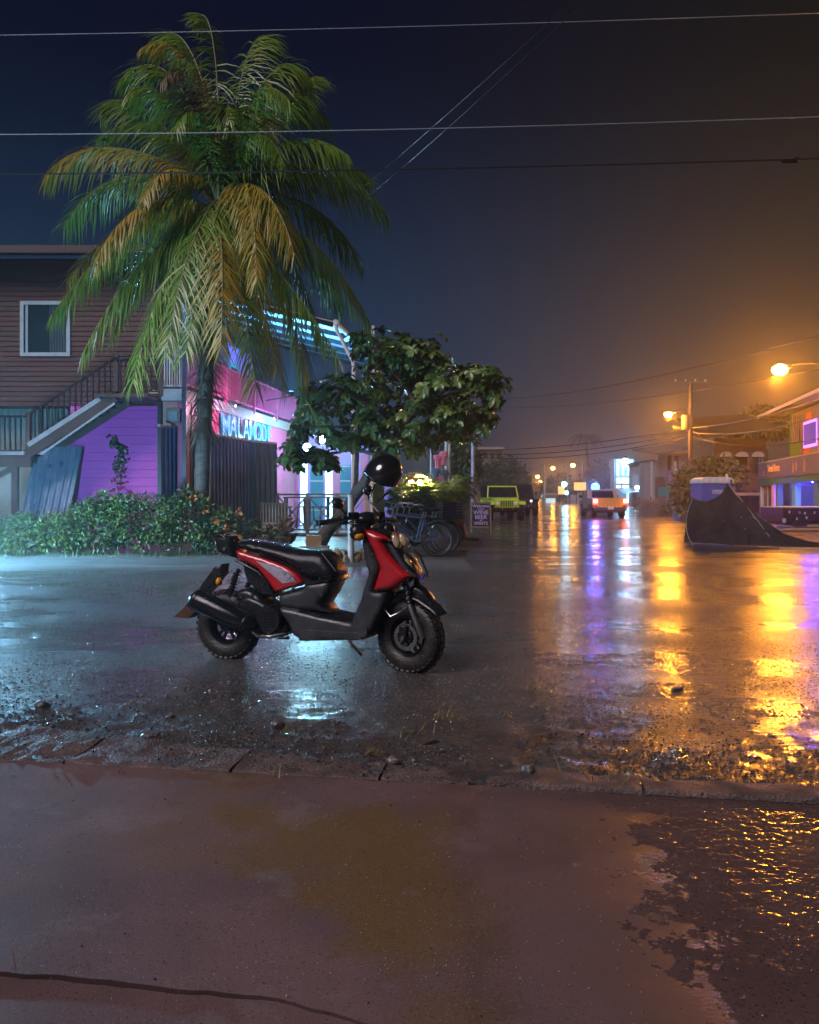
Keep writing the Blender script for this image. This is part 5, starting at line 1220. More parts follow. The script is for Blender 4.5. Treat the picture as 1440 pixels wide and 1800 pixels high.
for i, (px, py, c_, nm) in enumerate(((770, 812, (.5, .10, .2), 'pink'), (780, 806, (.55, .14, .22), 'coral'), (766, 835, (.03, .10, .22), 'navy'), (782, 838, (.04, .06, .10), 'black'), (772, 850, (.5, .05, .2), 'magenta'))):
    s_ = thing('hanging_shirt', W(px, py, 28), nm + ' shirt hanging on the rack behind the palms', 'shirt', 'shirts on the rack'); q = W(px, py, 28)
    MB().puff([(q.x + .6 * a_, q.z + .8 * b_) for a_, b_ in ((-.2, .28), (-.07, .32), (.07, .32), (.2, .28), (.28, .1), (.17, .06), (.15, -.32), (-.15, -.32), (-.17, .06), (-.28, .1))], 28, .01, .04, .06, .05).build('cloth', M('shirt_' + nm, c_, .7, var=.2), s_)
rk = thing('clothes_rack', ground(775, 28.2), 'dark pole rack the shirts hang from', 'rack')
for x in (hx(758, 28.2), hx(790, 28.2)): MB().tube([(x, 28.15, gz(28)), (x, 28.15, 2.9)], .04, 8).build('pole', M('grey_pole', (.3, .3, .32), .5), rk)
for z_ in (1.75, 2.55): MB().tube([(hx(756, 28.2), 28.15, z_), (hx(792, 28.2), 28.15, z_)], .02, 6).build('bar', iron, rk)

# ------------------------------------------------------------------ vehicles
glass_d = M('car_glass', (.012, .014, .018), .06, spec=.7); tyre_d = M('car_tyre', (.02, .02, .02), .5); chrome = M('chrome', (.6, .6, .62), .15, 1.)
def car_wheel(t, x, y, r, w, sg):
    o = bpy.data.objects.new('wheel', None); col.objects.link(o); o.parent = t; o.location = (x, y, r)
    mesh_obj('tyre', MB().lathe([(r * .62, -w / 2), (r * .92, -w / 2), (r, -w * .36), (r, w * .36), (r * .92, w / 2), (r * .62, w / 2)], (0, 0, 0), 'y', 24).mesh('tyre', tyre_d, None, True), o)
    mesh_obj('rim', MB().lathe([(.02, sg * (w / 2 + .004)), (r * .3, sg * (w / 2 - .01)), (r * .58, sg * (w / 2 + .006)), (r * .62, sg * (w / 2 - .04))], (0, 0, 0), 'y', 18, cap=False).mesh('rim', M('alloy', (.35, .35, .37), .3, .9), None, True), o)
def jeep(paint, label, lit=None):
    """boxy four-wheel drive, nose towards +x"""
    t = thing('off_road_car', (0, 0, 0), label, 'car'); bl = M('car_black', (.015, .015, .016), .4)
    MB().prism([(-1.9, .55), (.75, .55), (.75, 1.12), (-1.9, 1.12)], -.78, .78).build('body', paint, t, bevel=.03)
    MB().prism([(.75, .62), (1.82, .62), (1.82, 1.02), (1.72, 1.10), (.75, 1.16)], -.62, .62).build('hood', paint, t, bevel=.03)
    gr2 = MB().mm((1.82, -.62, .62), (1.86, .62, 1.04)).build('grille', paint, t, bevel=.01)
    for i in range(7): y = -.27 + i * .09; MB().mm((1.855, y - .022, .70), (1.872, y + .022, .98)).build('grille_slot', bl, gr2)
    for sg in (-1, 1):
        h_ = MB().lathe([(.085, 0), (.095, .02), (.07, .03)], (1.86, sg * .45, .86), 'x', 18).build('headlight', M('jeep_lamp', (.7, .75, .8), .1, coat=1.), t)
        MB().lathe([(.035, 0), (.03, .02)], (1.865, sg * .45, .70), 'x', 10).build('turn_lamp', amber, t)
        fe = MB().prism([(1.0, .98), (1.85, .95), (1.95, .80), (1.85, .85), (1.05, .88)], sg * .62, sg * .93).build('fender', paint, t)
        MB().prism([(-1.75, .98), (-.75, .98), (-.60, .75), (-.75, .88), (-1.75, .88)], sg * .78, sg * .93).build('fender', paint, t)
        MB().bar((.80, sg * .77, 1.12), (.55, sg * .70, 1.72), .05, .06).build('windshield_post', paint, t)
        mi = MB().box((.72, sg * .95, 1.28), (.06, .16, .2)).build('mirror', bl, t, bevel=.02)
        for x in (1.38, -1.25): car_wheel(t, x, sg * .78, .41, .27, sg)
        for x in (-.35, -1.0): MB().bar((x, sg * .76, 1.12), (x, sg * .70, 1.74), .06, .06).build('roof_pillar', bl, t)
    MB().bar((.80, -.77, 1.13), (.80, .77, 1.13), .05, .05).build('cowl', paint, t); MB().bar((.56, -.72, 1.70), (.56, .72, 1.70), .07, .07).build('windshield_header', paint, t)
    ws = MB().add([(.79, -.72, 1.16), (.79, .72, 1.16), (.58, .66, 1.67), (.58, -.66, 1.67)], [(0, 1, 2, 3)]).build('windshield', glass_d, t)
    for y in (-.3, .25): MB().bar((.80, y, 1.17), (.72, y + .3, 1.33), .012, .012).build('wiper', bl, ws)
    MB().mm((-1.88, -.73, 1.73), (.6, .73, 1.80)).build('roof', bl, t, bevel=.03)
    MB().mm((-1.86, -.72, 1.14), (-1.80, .72, 1.70)).build('rear_panel', bl, t)
    MB().mm((1.92, -.85, .50), (2.08, .85, .66)).build('bumper', bl, t, bevel=.02); MB().mm((1.5, -.5, .45), (1.92, .5, .55)).build('bumper_mount', bl, t)
    MB().mm((-1.8, -.6, .42), (1.5, .6, .55)).build('chassis', bl, t)
    for y in (-.25, .25): MB().torus((2.08, y, .58), .05, .012, 'y', 12, 6).build('tow_hook', M('hook', (.2, .35, .4), .4), t)
    if lit:
        for sg in (-1, 1): MB().lathe([(.06, 0), (.05, .02)], (1.885, sg * .45, .86), 'x', 14).build('lit_bulb', lit, t)
    return t
j1 = jeep(M('lime_paint', (.36, .62, .06), .3, coat=.6), 'lime green boxy off-road car parked beside the sandwich board')
j1.location = ground(879, 42.0); j1.rotation_euler = (0, 0, R(-90 + 4))
j2 = jeep(M('black_paint', (.012, .012, .014), .25, coat=.8), 'black boxy off-road car parked behind the lime green one', M('cool_bulb', (.8, .9, 1), .3, emit=(.6, .8, 1), estr=1.5))
j2.location = ground(911, 50.5); j2.rotation_euler = (0, 0, R(-90 + 2)); j2.scale = (1, 1.02, 1.06)
# pickup seen from behind, beacon on its roof (local: nose +x)
pk = thing('pickup_truck', (0, 0, 0), 'yellow pickup with red tail lights and blue roof beacon driving away', 'pickup')
yl = M('pickup_yellow', (.30, .29, .03), .3, coat=.5); wt_ = M('pickup_white', (.24, .21, .16), .35); dk_ = M('pickup_dark', (.03, .03, .035), .4)
for sg in (-1, 1):
    MB().prism([(-2.5, .55), (-.4, .55), (-.4, 1.12), (-2.5, 1.08)], sg * .82, sg * .94).build('bed_side', wt_, pk, bevel=.03)
    tl = MB().mm((-2.56, sg * .82 - .13, .74), (-2.50, sg * .82 + .13, 1.08)).build('tail_light', M('tail_red', (.6, .02, .01), .2, emit=(1, .05, .02), estr=6.), pk)
    MB().box((-2.57, sg * .82, .93), (.02, .18, .16)).build('bulb_glow', M('tail_hot', (1, .3, .2), .2, emit=(1, .20, .12), estr=40.), tl)
    lamp_light('tail_glow', (-2.9, sg * .80, .85), 12, (1, .05, .02), pk, .08)
    for x in (-1.75, 1.35): car_wheel(pk, x, sg * .78, .38, .26, sg)
    mi = MB().box((.75, sg * 1.05, 1.18), (.08, .2, .16)).build('mirror', dk_, pk, bevel=.02)
    MB().prism([(-2.15, .45), (-1.35, .45), (-1.2, .75), (-2.3, .75)], sg * .80, sg * .96).build('wheel_arch', dk_, pk)
MB().mm((-2.52, -.72, .60), (-2.46, .72, 1.08)).build('tailgate', yl, pk, bevel=.015)
st2 = MB()
for i in range(6): st2.mm((-2.535, -.62 + i * .21, .61), (-2.525, -.52 + i * .21, .66))
st2.build('reflector_strip', M('reflector', (.7, .6, .5), .3), pk)
MB().mm((-2.62, -.88, .40), (-2.50, .88, .56)).build('rear_bumper', dk_, pk, bevel=.02)
pl_ = MB().mm((-2.64, -.16, .60 - .12), (-2.625, .16, .62)).build('number_plate', M('plate_white', (.5, .5, .55), .4), pk)
MB().mm((-2.4, -.82, .50), (-.4, .82, .58)).build('bed_floor', dk_, pk)
MB().prism([(-.45, .5), (2.3, .5), (2.35, .95), (1.2, 1.08), (.65, 1.55), (-.25, 1.6), (-.42, 1.08)], -.86, .86).build('cab', wt_, pk, bevel=.06)
MB().add([(-.455, -.62, 1.12), (-.455, .62, 1.12), (-.30, .58, 1.5), (-.30, -.58, 1.5)], [(0, 1, 2, 3)]).build('rear_window', glass_d, pk)
MB().mm((-2.3, -.7, .30), (2.0, .7, .5)).build('chassis', dk_, pk)
be = MB().lathe([(.20, 1.60), (.24, 1.68), (.21, 1.86), (.10, 1.93)], (.1, .32, 0), 'z', 14).build('beacon', M('beacon_blue', (.2, .5, 1), .2, emit=(.03, .20, 1.), estr=14), pk, smooth_=True)
lamp_light('beacon_light', (.1, .32, 2.05), 260, (.03, .16, 1.), pk, .12)
pk.location = ground(1057, 47.5); pk.rotation_euler = (0, 0, R(88))

# ------------------------------------------------------------------ street lamps and utility poles
sod = (1.0, .31, .018)
conc_p = M('pole_wood', (.10, .085, .075), .6, var=.4, vscale=4)
def street_lamp(px, py, y_, side, power, label, pole_px=None, est=60, hr=.22, glow=True):
    hd = W(px, py, y_); bx = hd.x + side * 1.6 if pole_px is None else (pole_px - 720) / F * y_; b = Vector((bx, y_ + .1, gz(y_)))
    t = thing('street_lamp', b, label, 'street lamp', 'sodium lamps along the street')
    MB().tube([b, Vector((bx, y_ + .1, hd.z + .5))], [.13, .09], 10).build('pole', conc_p, t, smooth_=True)
    MB().tube(bez(Vector((bx, y_ + .1, hd.z - .1)), Vector((bx - side * .3, y_, hd.z + .45)), hd + Vector((side * .25, 0, .16)), 8), .03, 6).build('arm', conc_p, t)
    MB().sphere(hd + Vector((side * .1, 0, .12)), (.42, .2, .12), 14, 8).build('head', M('lamp_housing', (.25, .25, .25), .4), t, smooth_=True)
    MB().sphere(hd, (hr, hr * .9, hr * .75), 14, 8).build('bulb', M('sodium_glow', (1, .6, .2), .3, emit=(1., .42, .05), estr=est), t, smooth_=True)
    lamp_light('lamp_light', hd + Vector((0, 0, -.30)), power, sod, t, .2)
    return t
street_lamp(1371, 650, 34, 1, 3200, 'nearest bright sodium street lamp above the right-hand houses', 1462, 90, .32)
street_lamp(1175, 728, 52, 1, 1900, 'sodium street lamp on the pole with the transformer', 1214, 80, .26)
for px, py, y_, sd, lb in ((1007, 818, 128, 1, 'far sodium lamp beside the yellow billboards'), (972, 823, 150, -1, 'far sodium lamp left of the tall one'), (945, 838, 190, -1, 'small far sodium lamp leftmost in the row'), (951, 846, 235, 1, 'faintest sodium lamp at the end of the street')):
    street_lamp(px, py, y_, sd, 1300 if y_ < 160 else 900, lb, None, 55, .34 if y_ < 160 else .40)
# behind the camera there is no street lamp, only the added fill sun
# transformer pole
pb_ = ground(1214, 52.6)
up_ = thing('utility_pole', pb_, 'wooden utility pole with grey transformer among the wires', 'utility pole')
MB().tube([pb_, Vector((pb_.x, pb_.y, W(0, 668, 52.6).z))], [.17, .11], 10).build('pole', conc_p, up_, smooth_=True)
tq = W(1206, 742, 52.3); MB().lathe([(.28, -.5), (.3, -.45), (.3, .42), (.2, .5)], tq, 'z', 16).build('transformer', M('transformer_grey', (.10, .10, .11), .4), up_, smooth_=True)
for py in (672, 752): q = W(1214, py, 52.4); MB().bar(q + Vector((-1.1, 0, 0)), q + Vector((1.1, 0, 0)), .09, .1).build('crossarm', conc_p, up_)
for i in range(4): q = W(1214, 672, 52.4) + Vector((-.95 + i * .63, 0, .12)); MB().lathe([(.05, -.08), (.07, 0), (.04, .08)], q, 'z', 8).build('insulator', M('insulator', (.5, .48, .45), .25), up_)
wire_m = M('wire_black', (.015, .015, .015), .35); wire_p = M('wire_lit_wet', (.55, .55, .56), .25, .6)  # second wire colour is pale: lamplight on wet wire painted in
def wire(a, b, sag, r, label, mat=wire_m, group='overhead wires'):
    a, b = Vector(a), Vector(b); n = 28
    pts = [a.lerp(b, i / n) - Vector((0, 0, sag * 4 * (i / n) * (1 - i / n))) for i in range(n + 1)]
    m_ = MB().tube(pts, r, 5); return m_.single('overhead_wire', mat, label, 'wire', group, loc=a, fix=False)
wire(W(-400, 66, 14), W(1900, 4, 12.6), .10, .0065, 'topmost pale overhead wire crossing the sky above the palm', wire_p)
wire(W(-400, 236, 14), W(1900, 186, 12.6), .14, .0085, 'pale overhead wire crossing the upper third of the palm', wire_p)
w3 = wire(W(-400, 306, 14), W(1900, 262, 12.4), .12, .014, 'thick dark overhead cable crossing the middle of the palm crown')
q = W(1388, 284, 12.8); cl = thing('cable_splice', q, 'dark splice clamp on the thick overhead cable at the right', 'clamp')
MB().tube([q + Vector((-.12, 0, 0)), q + Vector((.12, 0, .005))], .028, 8).build('sleeve', iron, cl); MB().tube([q + Vector((.02, 0, .02)), q + Vector((.10, 0, .07)), q + Vector((.16, 0, .05))], .01, 6).build('clip', iron, cl)
wire(W(1040, -30, 9), W(535, 412, 24.5), .10, .0045, 'thin service wire slanting down to the deck roof'); wire(W(1062, -30, 9), W(548, 420, 24.5), .16, .0045, 'second slanting service wire just below the first')
wire(W(860, 700, 90), W(1600, 545, 30), .9, .03, 'dark span rising to the right across the orange glow'); wire(W(860, 715, 90), W(1600, 618, 32), .8, .02, 'thin span just below the rising dark one')
wire(W(1214, 752, 52.4), W(1600, 640, 32), .5, .025, 'bright wire from the transformer pole to the right, upper one', wire_p); wire(W(1214, 760, 52.4), W(1600, 668, 32), .8, .025, 'bright wire from the transformer pole to the right, lower one', wire_p)
wire(W(1214, 766, 52.4), W(1600, 720, 32), 1.0, .022, 'lowest drooping wire from the transformer pole to the right'); wire(W(820, 792, 60), W(1214, 752, 52.4), .35, .03, 'dark wire from the transformer pole across the street, upper one')
wire(W(820, 798, 60), W(1214, 760, 52.4), .5, .03, 'dark wire across the street, middle one'); wire(W(820, 803, 60), W(1214, 767, 52.4), .6, .03, 'dark wire across the street, lower one')

# ------------------------------------------------------------------ right side of the street
tarp_m = M('black_tarp', (.018, .015, .013), .75, spec=.25, var=.4, vscale=2, bump=.25, bscale=14, rvar=.1)
tp_ = MB(); TQ = 21.5
def tarp(u, v):                 # u along the screen, v from the ground to the hem
    base = Vector((hx(1214, TQ), TQ, 0)).lerp(Vector((hx(1462, 18.6), 18.6, 0)), u)
    tops = [(0, 1.17), (.07, 1.09), (.14, 1.06), (.20, 1.14), (.25, 1.27), (.295, 1.55), (.33, 1.36), (.42, 1.0), (.55, .62), (.7, .30), (.85, .14), (1, .08)]
    for (a, ha), (b, hb_) in zip(tops, tops[1:]):
        if a <= u <= b: h = ha + (hb_ - ha) * (u - a) / (b - a)
    h += .0
    fold = .05 * math.sin(u * 17 + v * 2) * (1 - v) + .045 * math.sin((u - .295) * 40 * (1.3 - .5 * v)) * smooth(.5, .0, abs(u - .295)) + .022 * math.sin(u * 61 + 3 * v + 4 * u * v) * (.3 + .7 * (1 - v)) + .06 * fbm(u * 8, v * 3, 1.) + .012 * fbm(u * 30, v * 9, 1.)
    spread_ = -.55 * (1 - v) * smooth(.1, .35, u) * (1 - .3 * u)
    back = -.05 * v
    return Vector((base.x - .18 * (1 - v) * smooth(.3, 0, u), base.y + fold + spread_ * .7 - back, gz(base.y) + .015 + h * v + .12 * 0))
tp_.grid(tarp, 120, 30)
to = tp_.single('tarpaulin', tarp_m, 'black tarpaulin screen pitched to a peak at the road edge', 'tarpaulin', loc=(hx(1300, TQ), TQ, gz(TQ)), smooth_=True, ang=180, fix=False)
MB().tube([tarp(i / 90, 1.) + Vector((0, -.01, .0)) for i in range(91)], .014, 6).build('hem', iron, to)
for u_, n_ in ((.295, 0), (.295, 1), (.02, 2)):
    a_ = tarp(u_, .99); MB().tube(bez(a_, a_ + Vector((.4 - .9 * (n_ == 2), -.5, -.7)), Vector((a_.x + .7 - 1.2 * (n_ == 2), a_.y - .9 - .3 * n_, gz(a_.y) + .02)), 8), .006, 5).build('guy_rope', M('rope_pale', (.35, .32, .27), .6), to)
q = Vector((hx(1287, TQ) + .02, TQ + .1, gz(TQ))); MB().tube([q, q + Vector((0, 0, 1.66))], .03, 8).single('tarp_pole', dark_w, 'stake holding up the peak of the tarpaulin', 'stake', loc=q)
q0 = W(1360, 948, 18.9); MB().bar(Vector((q0.x, 18.6, .03 + gz(18.6))), Vector((q0.x + 2.2, 17.9, .04 + gz(18))), .07, .04).single('wooden_batten', wood_f, 'pale batten lying on the skirt of the tarpaulin', 'batten', loc=(q0.x, 18.6, 0))
# portable toilet behind it
tq = ground(1251, 33); tl_ = thing('portable_toilet', tq, 'blue portable toilet with white rounded roof behind the tarpaulin', 'toilet cabin')
bl_ = M('toilet_blue', (.06, .09, .42), .35, var=.15); zt = W(0, 850, 33).z
MB().mm(tq + Vector((-.62, -.6, .0)), Vector((tq.x + .62, tq.y + .6, zt))).build('cabin', bl_, tl_, bevel=.02)
rp_ = [(-.66, 0), (.66, 0), (.66, .10), (.60, .2), (.45, .24), (-.45, .24), (-.60, .2), (-.66, .10)]
rfo = MB().add([Vector((tq.x + a, tq.y + s_ * .64, zt + b)) for s_ in (-1, 1) for a, b in rp_], [tuple(range(8)), tuple(range(15, 7, -1))] + [(i, i + 8, (i + 1) % 8 + 8, (i + 1) % 8) for i in range(8)]).build('roof', M('toilet_white', (.55, .55, .58), .4), tl_, bevel=.02)
for i in range(4): MB().mm((tq.x - .45 + i * .26, tq.y - .66, zt + .06), (tq.x - .38 + i * .26, tq.y - .642, zt + .18)).build('vent', M('vent_white', (.75, .72, .65), .4), rfo)
MB().tube([(tq.x + .5, tq.y - .3, zt + .1), (tq.x + .5, tq.y - .3, zt + .38)], .06, 8).build('vent_pipe', white_t, tl_)
MB().mm((tq.x - .2, tq.y - .62, zt - .42), (tq.x + .32, tq.y - .603, zt - .25)).build('label_plate', M('plate_pale', (.4, .42, .6), .5, var=.5, vscale=30), tl_)
# colourful bar
CF = Vector((23.7, 55, gz(55))); CU = Vector((-.19, -.982, 0)).normalized()      # runs along the street towards the camera
CU = (Vector((.4986 * 42, 42, 0)) - Vector((23.7, 55, 0))).normalized(); CN = Vector((CU.y, -CU.x, 0)); CN = CN if CN.x < 0 else -CN
cb = thing('colourful_bar', CF, 'two-storey bar painted green, orange and blue with a banner balcony', 'bar building')
def CP(s_, out=0., z=0.): return CF + CU * s_ + CN * out + Vector((0, 0, z))
def cwall(name, s0, s1, o0, o1, z0, z1, mat, parent=None, bevel=0):
    a, b, c, d = CP(s0, o0), CP(s1, o0), CP(s1, o1), CP(s0, o1)
    return MB().add([q + Vector((0, 0, z0)) for q in (a, b, c, d)] + [q + Vector((0, 0, z1)) for q in (a, b, c, d)], [(0, 1, 5, 4), (1, 2, 6, 5), (2, 3, 7, 6), (3, 0, 4, 7), (4, 5, 6, 7), (3, 2, 1, 0)]).build(name, mat, parent or cb)
Lc = 17
grn, orange_, blue_w, grey_w, grn2 = M('green_wall', (.17, .36, .02), .5, var=.15), M('orange_wall', (.9, .28, .02), .5, var=.15), M('blue_wall', (.06, .06, .55), .4, var=.15), M('lilac_wall', (.34, .28, .30), .5, var=.2), M('green_beam', (.08, .22, .09), .45, var=.2)
cwall('back_wall', 0, Lc, -2.6, -2.8, 0, 2.35, blue_w)
cwall('upper_wall', 3.4, Lc, -.9, -1.1, 2.45, 6.3, grey_w); cwall('end_wall', 3.2, 3.4, -.9, -4, 0, 6.3, grn)
for s0, s1, z0, z1, m_ in ((3.4, 6.0, 2.45, 4.4, grn), (6.0, 6.7, 2.45, 3.9, redp), (6.7, 8.4, 2.45, 4.2, orange_), (3.4, 4.0, 4.4, 6.3, grn), (6.2, 7.0, 3.95, 5.6, M('mauve_patch', (.30, .16, .28), .5)), (7.2, 8.4, 5.0, 6.0, orange_), (8.5, 9.6, 2.45, 3.6, grey_w), (9.7, 11, 2.45, 4.5, orange_)):
    cwall('paint_panel', s0, s1, -.86, -.9, z0, z1, m_)
wv = cwall('window', 6.9, 9.6, -.80, -.86, 4.0, 5.5, M('neon_violet', (.6, .3, .9), .4, emit=(.55, .22, 1.), estr=1.6)); cwall('pane', 7.1, 9.6, -.77, -.8, 4.15, 5.35, M('violet_pane', (.10, .05, .35), .15, emit=(.2, .08, .8), estr=.35), wv)
sh = cwall('shutter_window', 4.3, 5.8, -.82, -.86, 4.5, 6.0, M('shutter_grey', (.25, .2, .17), .5))
for k_ in (4.3, 4.8, 5.3, 5.8): cwall('mullion', k_ - .04, k_ + .04, -.78, -.82, 4.5, 6.0, cream, sh)
cwall('roof', 1.5, Lc, .6, -5, 6.35, 6.5, roof_m); cwall('gutter', 1.5, Lc, .62, .72, 6.25, 6.42, gm)
cwall('balcony_slab', 0, Lc, .3, -.9, 2.32, 2.44, cream); cwall('beam', 0, Lc, .28, .1, 1.95, 2.31, grn2)
bn = cwall('banner', 0, Lc, .34, .305, 2.36, 3.35, M('banner_print', (.14, .15, .26), .5, base2=(.22, .13, .13), vscale=1.3, detail=3.)); cwall('top_rail', 0, Lc, .36, .29, 3.36, 3.42, cream)
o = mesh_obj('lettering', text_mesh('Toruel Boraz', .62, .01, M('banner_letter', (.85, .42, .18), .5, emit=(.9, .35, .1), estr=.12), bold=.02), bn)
o.matrix_local = Matrix.Translation(CP(4.6, .36, 2.72) - CF) @ Matrix((CU, Vector((0, 0, 1)), CU.cross(Vector((0, 0, 1))))).transposed().to_4x4()
fl_m = M('banner_flame', (.7, .28, .12), .5)
for s_, z_, h_ in ((9.2, 2.5, .7), (9.9, 2.6, .6), (11.6, 2.5, .8), (1.6, 2.5, .45)):
    MB().add([CP(s_, .345, z_), CP(s_ + .35, .345, z_), CP(s_ + .45, .345, z_ + h_ * .5), CP(s_ + .2, .345, z_ + h_), CP(s_ + .05, .345, z_ + h_ * .5)], [(0, 1, 2, 3, 4)]).build('banner_flame', fl_m, bn)
for s0, s1, m_ in ((0, .15, cream), (3.3, 3.9, M('pink_column', (.75, .38, .38), .5)), (4.6, 5.1, grn2), (8.6, 9.3, M('mint_column', (.15, .5, .25), .5)), (13, 13.6, grn2)): cwall('column', s0, s1, .2, -.1, 0, 2.0, m_)
sd_ = cwall('sliding_door', .3, 3.0, .05, 0, .1, 1.85, M('door_dark', (.06, .045, .035), .2)); 
for k_ in (.3, 1.65, 3.0): cwall('door_frame', k_ - .06, k_ + .06, .10, .05, .05, 1.9, M('tan_frame', (.55, .36, .16), .5), sd_)
for z_ in (.05, 1.85): cwall('door_frame', .25, 3.05, .10, .05, z_, z_ + .1, M('tan_frame', (.55, .36, .16), .5), sd_)
fn = thing('ceiling_fan', CP(7.6, -.6, 2.0), 'white bladed ceiling fan in the blue lit porch', 'fan')
for k_ in range(4): a = k_ * 1.57 + .4; MB().bar(CP(7.6, -.6, 1.85), CP(7.6, -.6, 1.85) + Vector((math.cos(a) * .6, math.sin(a) * .6, -.03)), .14, .02).build('blade', M('fan_white', (.8, .75, .8), .4), fn)
MB().tube([CP(7.6, -.6, 1.8), CP(7.6, -.6, 2.3)], .05, 8).build('motor', white_t, fn)
for s_ in (6.5, 11.0):
    fixture(CP(s_, -1.4, 2.1), (.06, .05, 1.), 620, 'blue lamp in the porch of the colourful bar, ' + ('nearer the sliding door' if s_ < 8 else 'nearer the frame edge'), 8, .09, 'porch_lamp', 'porch lamps of the colourful bar')
# dark flatbed truck in front of it
tk_ = thing('flatbed_truck', ground(1440, 31), 'black flatbed truck body with small reflectors at the right edge', 'truck'); q = ground(1440, 31); blk = M('truck_black', (.02, .017, .016), .4, var=.4)
xa, xb = hx(1376, 31), hx(1376, 31) + 5.5
MB().mm((xa, 31, W(0, 916, 31).z), (xb, 33, W(0, 893, 31).z)).build('bed', blk, tk_, bevel=.03); MB().mm((xa, 30.96, W(0, 893, 31).z), (xb, 33.0, W(0, 891, 31).z)).build('bed_rim', pale_t, tk_)
MB().mm((xa + .2, 31.1, gz(31) + .12), (xb, 32.9, W(0, 916, 31).z)).build('chassis', blk, tk_)
for i, (px, py, c_) in enumerate(((1388, 900, (.6, .5, .4)), (1406, 901, (.2, .15, .6)), (1415, 902, (.4, .5, .35)), (1432, 901, (.5, .4, .35)), (1401, 912, (.5, .4, .3)), (1418, 910, (.5, .45, .4)))): p_ = W(px, py, 30.95); MB().box(p_, (.05, .03, .09)).build('reflector', M('refl_%d' % i, c_, .3), tk_)
p_ = W(1378.5, 915, 30.9); MB().box(p_, (.12, .03, .16)).build('side_marker', M('marker', (.35, .4, .36), .4), tk_)
for x in (xa + .7, xa + 2.6):
    o = MB().lathe([(.2, -.12), (.36, -.12), (.38, 0), (.36, .12), (.2, .12)], (x, 31.15, gz(31) + .38), 'y', 20).build('wheel', tyre_d, tk_, smooth_=True)
for i in range(5): q = ground(1370 + i * 22, 27.5 + .3 * i); MB().bar(q + Vector((-.3, 0, .06 + .05 * i)), q + Vector((2.2, -.25, .08 + .05 * i)), .14, .05).single('timber_plank', wood_f if i % 2 else dark_w, ['lowest', 'second', 'third', 'fourth', 'topmost'][i] + ' loose plank stacked between tarpaulin and truck', 'plank', 'planks beside the truck', loc=q)
# brown house with arched balcony
ab = thing('arched_house', ground(1300, 62), 'brown timber house with white arched balcony openings', 'house'); AY = 62; qz = gz(AY)
ax0, ax1 = hx(1262, AY), hx(1346, AY); br2 = M('brown_wood2', (.13, .06, .035), .55, var=.35, vscale=3)
MB().mm((ax0, AY + 1.2, qz), (ax1, AY + 7, W(0, 800, AY).z)).build('wall', M('dark_interior', (.06, .035, .03), .6), ab)
MB().mm((ax0 - .3, AY - .1, W(0, 862, AY).z), (ax1, AY + .05, W(0, 832, AY).z)).build('balcony_front', br2, ab)
MB().mm((ax0 - .3, AY - .05, W(0, 800, AY).z), (ax1, AY + .1, W(0, 770, AY).z)).build('upper_band', br2, ab)
for i in range(4): x = ax0 + (ax1 - ax0) * i / 3; MB().mm((x - .14, AY - .08, qz), (x + .14, AY + .12, W(0, 790, AY).z)).build('post', br2, ab)
ww = (ax1 - ax0) / 3
for i in range(3):
    c = ax0 + ww * (i + .5); n = 12; rr = ww * .40; zc = W(0, 803, AY).z
    MB().prism([(c + rr * math.cos(math.pi * k_ / n), zc + rr * .85 * math.sin(math.pi * k_ / n)) for k_ in range(n + 1)], AY - .12, AY - .07).build('arch_panel', M('arch_white', (.42, .38, .40), .5), ab)
    if i < 2: MB().mm((c - .5, AY + .9, W(0, 832, AY).z), (c + .1, AY + 1.1, W(0, 812, AY).z)).build('lit_curtain', M('curtain_teal', (.15, .38, .32), .6, emit=(.3, .8, .6), estr=.12), ab)
MB().add([(ax0 - 1.6, AY - 1.2, W(0, 768, AY).z - .2), (ax1 + .6, AY - 1.2, W(0, 758, AY).z), (ax1 + .6, AY + 5, W(0, 720, AY).z), (ax0 - 1.6, AY + 5, W(0, 728, AY).z)] + [(ax0 - 1.6, AY - 1.2, W(0, 768, AY).z - .05), (ax1 + .6, AY - 1.2, W(0, 758, AY).z + .15), (ax1 + .6, AY + 5, W(0, 720, AY).z + .15), (ax0 - 1.6, AY + 5, W(0, 728, AY).z + .15)],
        [(0, 3, 2, 1), (4, 5, 6, 7), (0, 1, 5, 4), (1, 2, 6, 5), (2, 3, 7, 6), (3, 0, 4, 7)]).build('roof', M('rust_roof', (.13, .07, .04), .45, .3, var=.4), ab)
MB().mm((ax0, AY - 1.6, W(0, 871, AY).z), (ax1, AY, W(0, 866, AY).z)).build('awning', M('awning_tan', (.4, .28, .15), .5), ab)
# white-violet house farther on
vh = thing('violet_house', ground(1185, 75), 'narrow pale violet house with white eaves behind the street tree', 'house'); VY = 75
vx0, vx1 = hx(1150, VY), hx(1212, VY); z0 = gz(VY); pv = M('pale_violet', (.34, .30, .44), .5, var=.2)
MB().mm((hx(1172, VY), VY, z0), (vx1, VY + 2.5, W(0, 797, VY).z)).build('wall', pv, vh)
MB().mm((hx(1140, VY), VY + 1.5, z0), (hx(1172, VY), VY + 3, W(0, 812, VY).z)).build('wall', M('blue_grey_wall', (.22, .26, .32), .5, var=.25), vh)
for a, b in ((1173, 1180), (1184, 1193)): MB().mm((hx(a, VY), VY - .06, W(0, 828, VY).z), (hx(b, VY), VY - .01, W(0, 801, VY).z)).build('window', M('win_dark', (.08, .06, .06), .3), vh)
MB().mm((hx(1168, VY), VY - 1.0, W(0, 850, VY).z), (hx(1192, VY), VY - .6, W(0, 828, VY).z)).build('balcony', M('violet_panel', (.16, .12, .34), .5), vh)
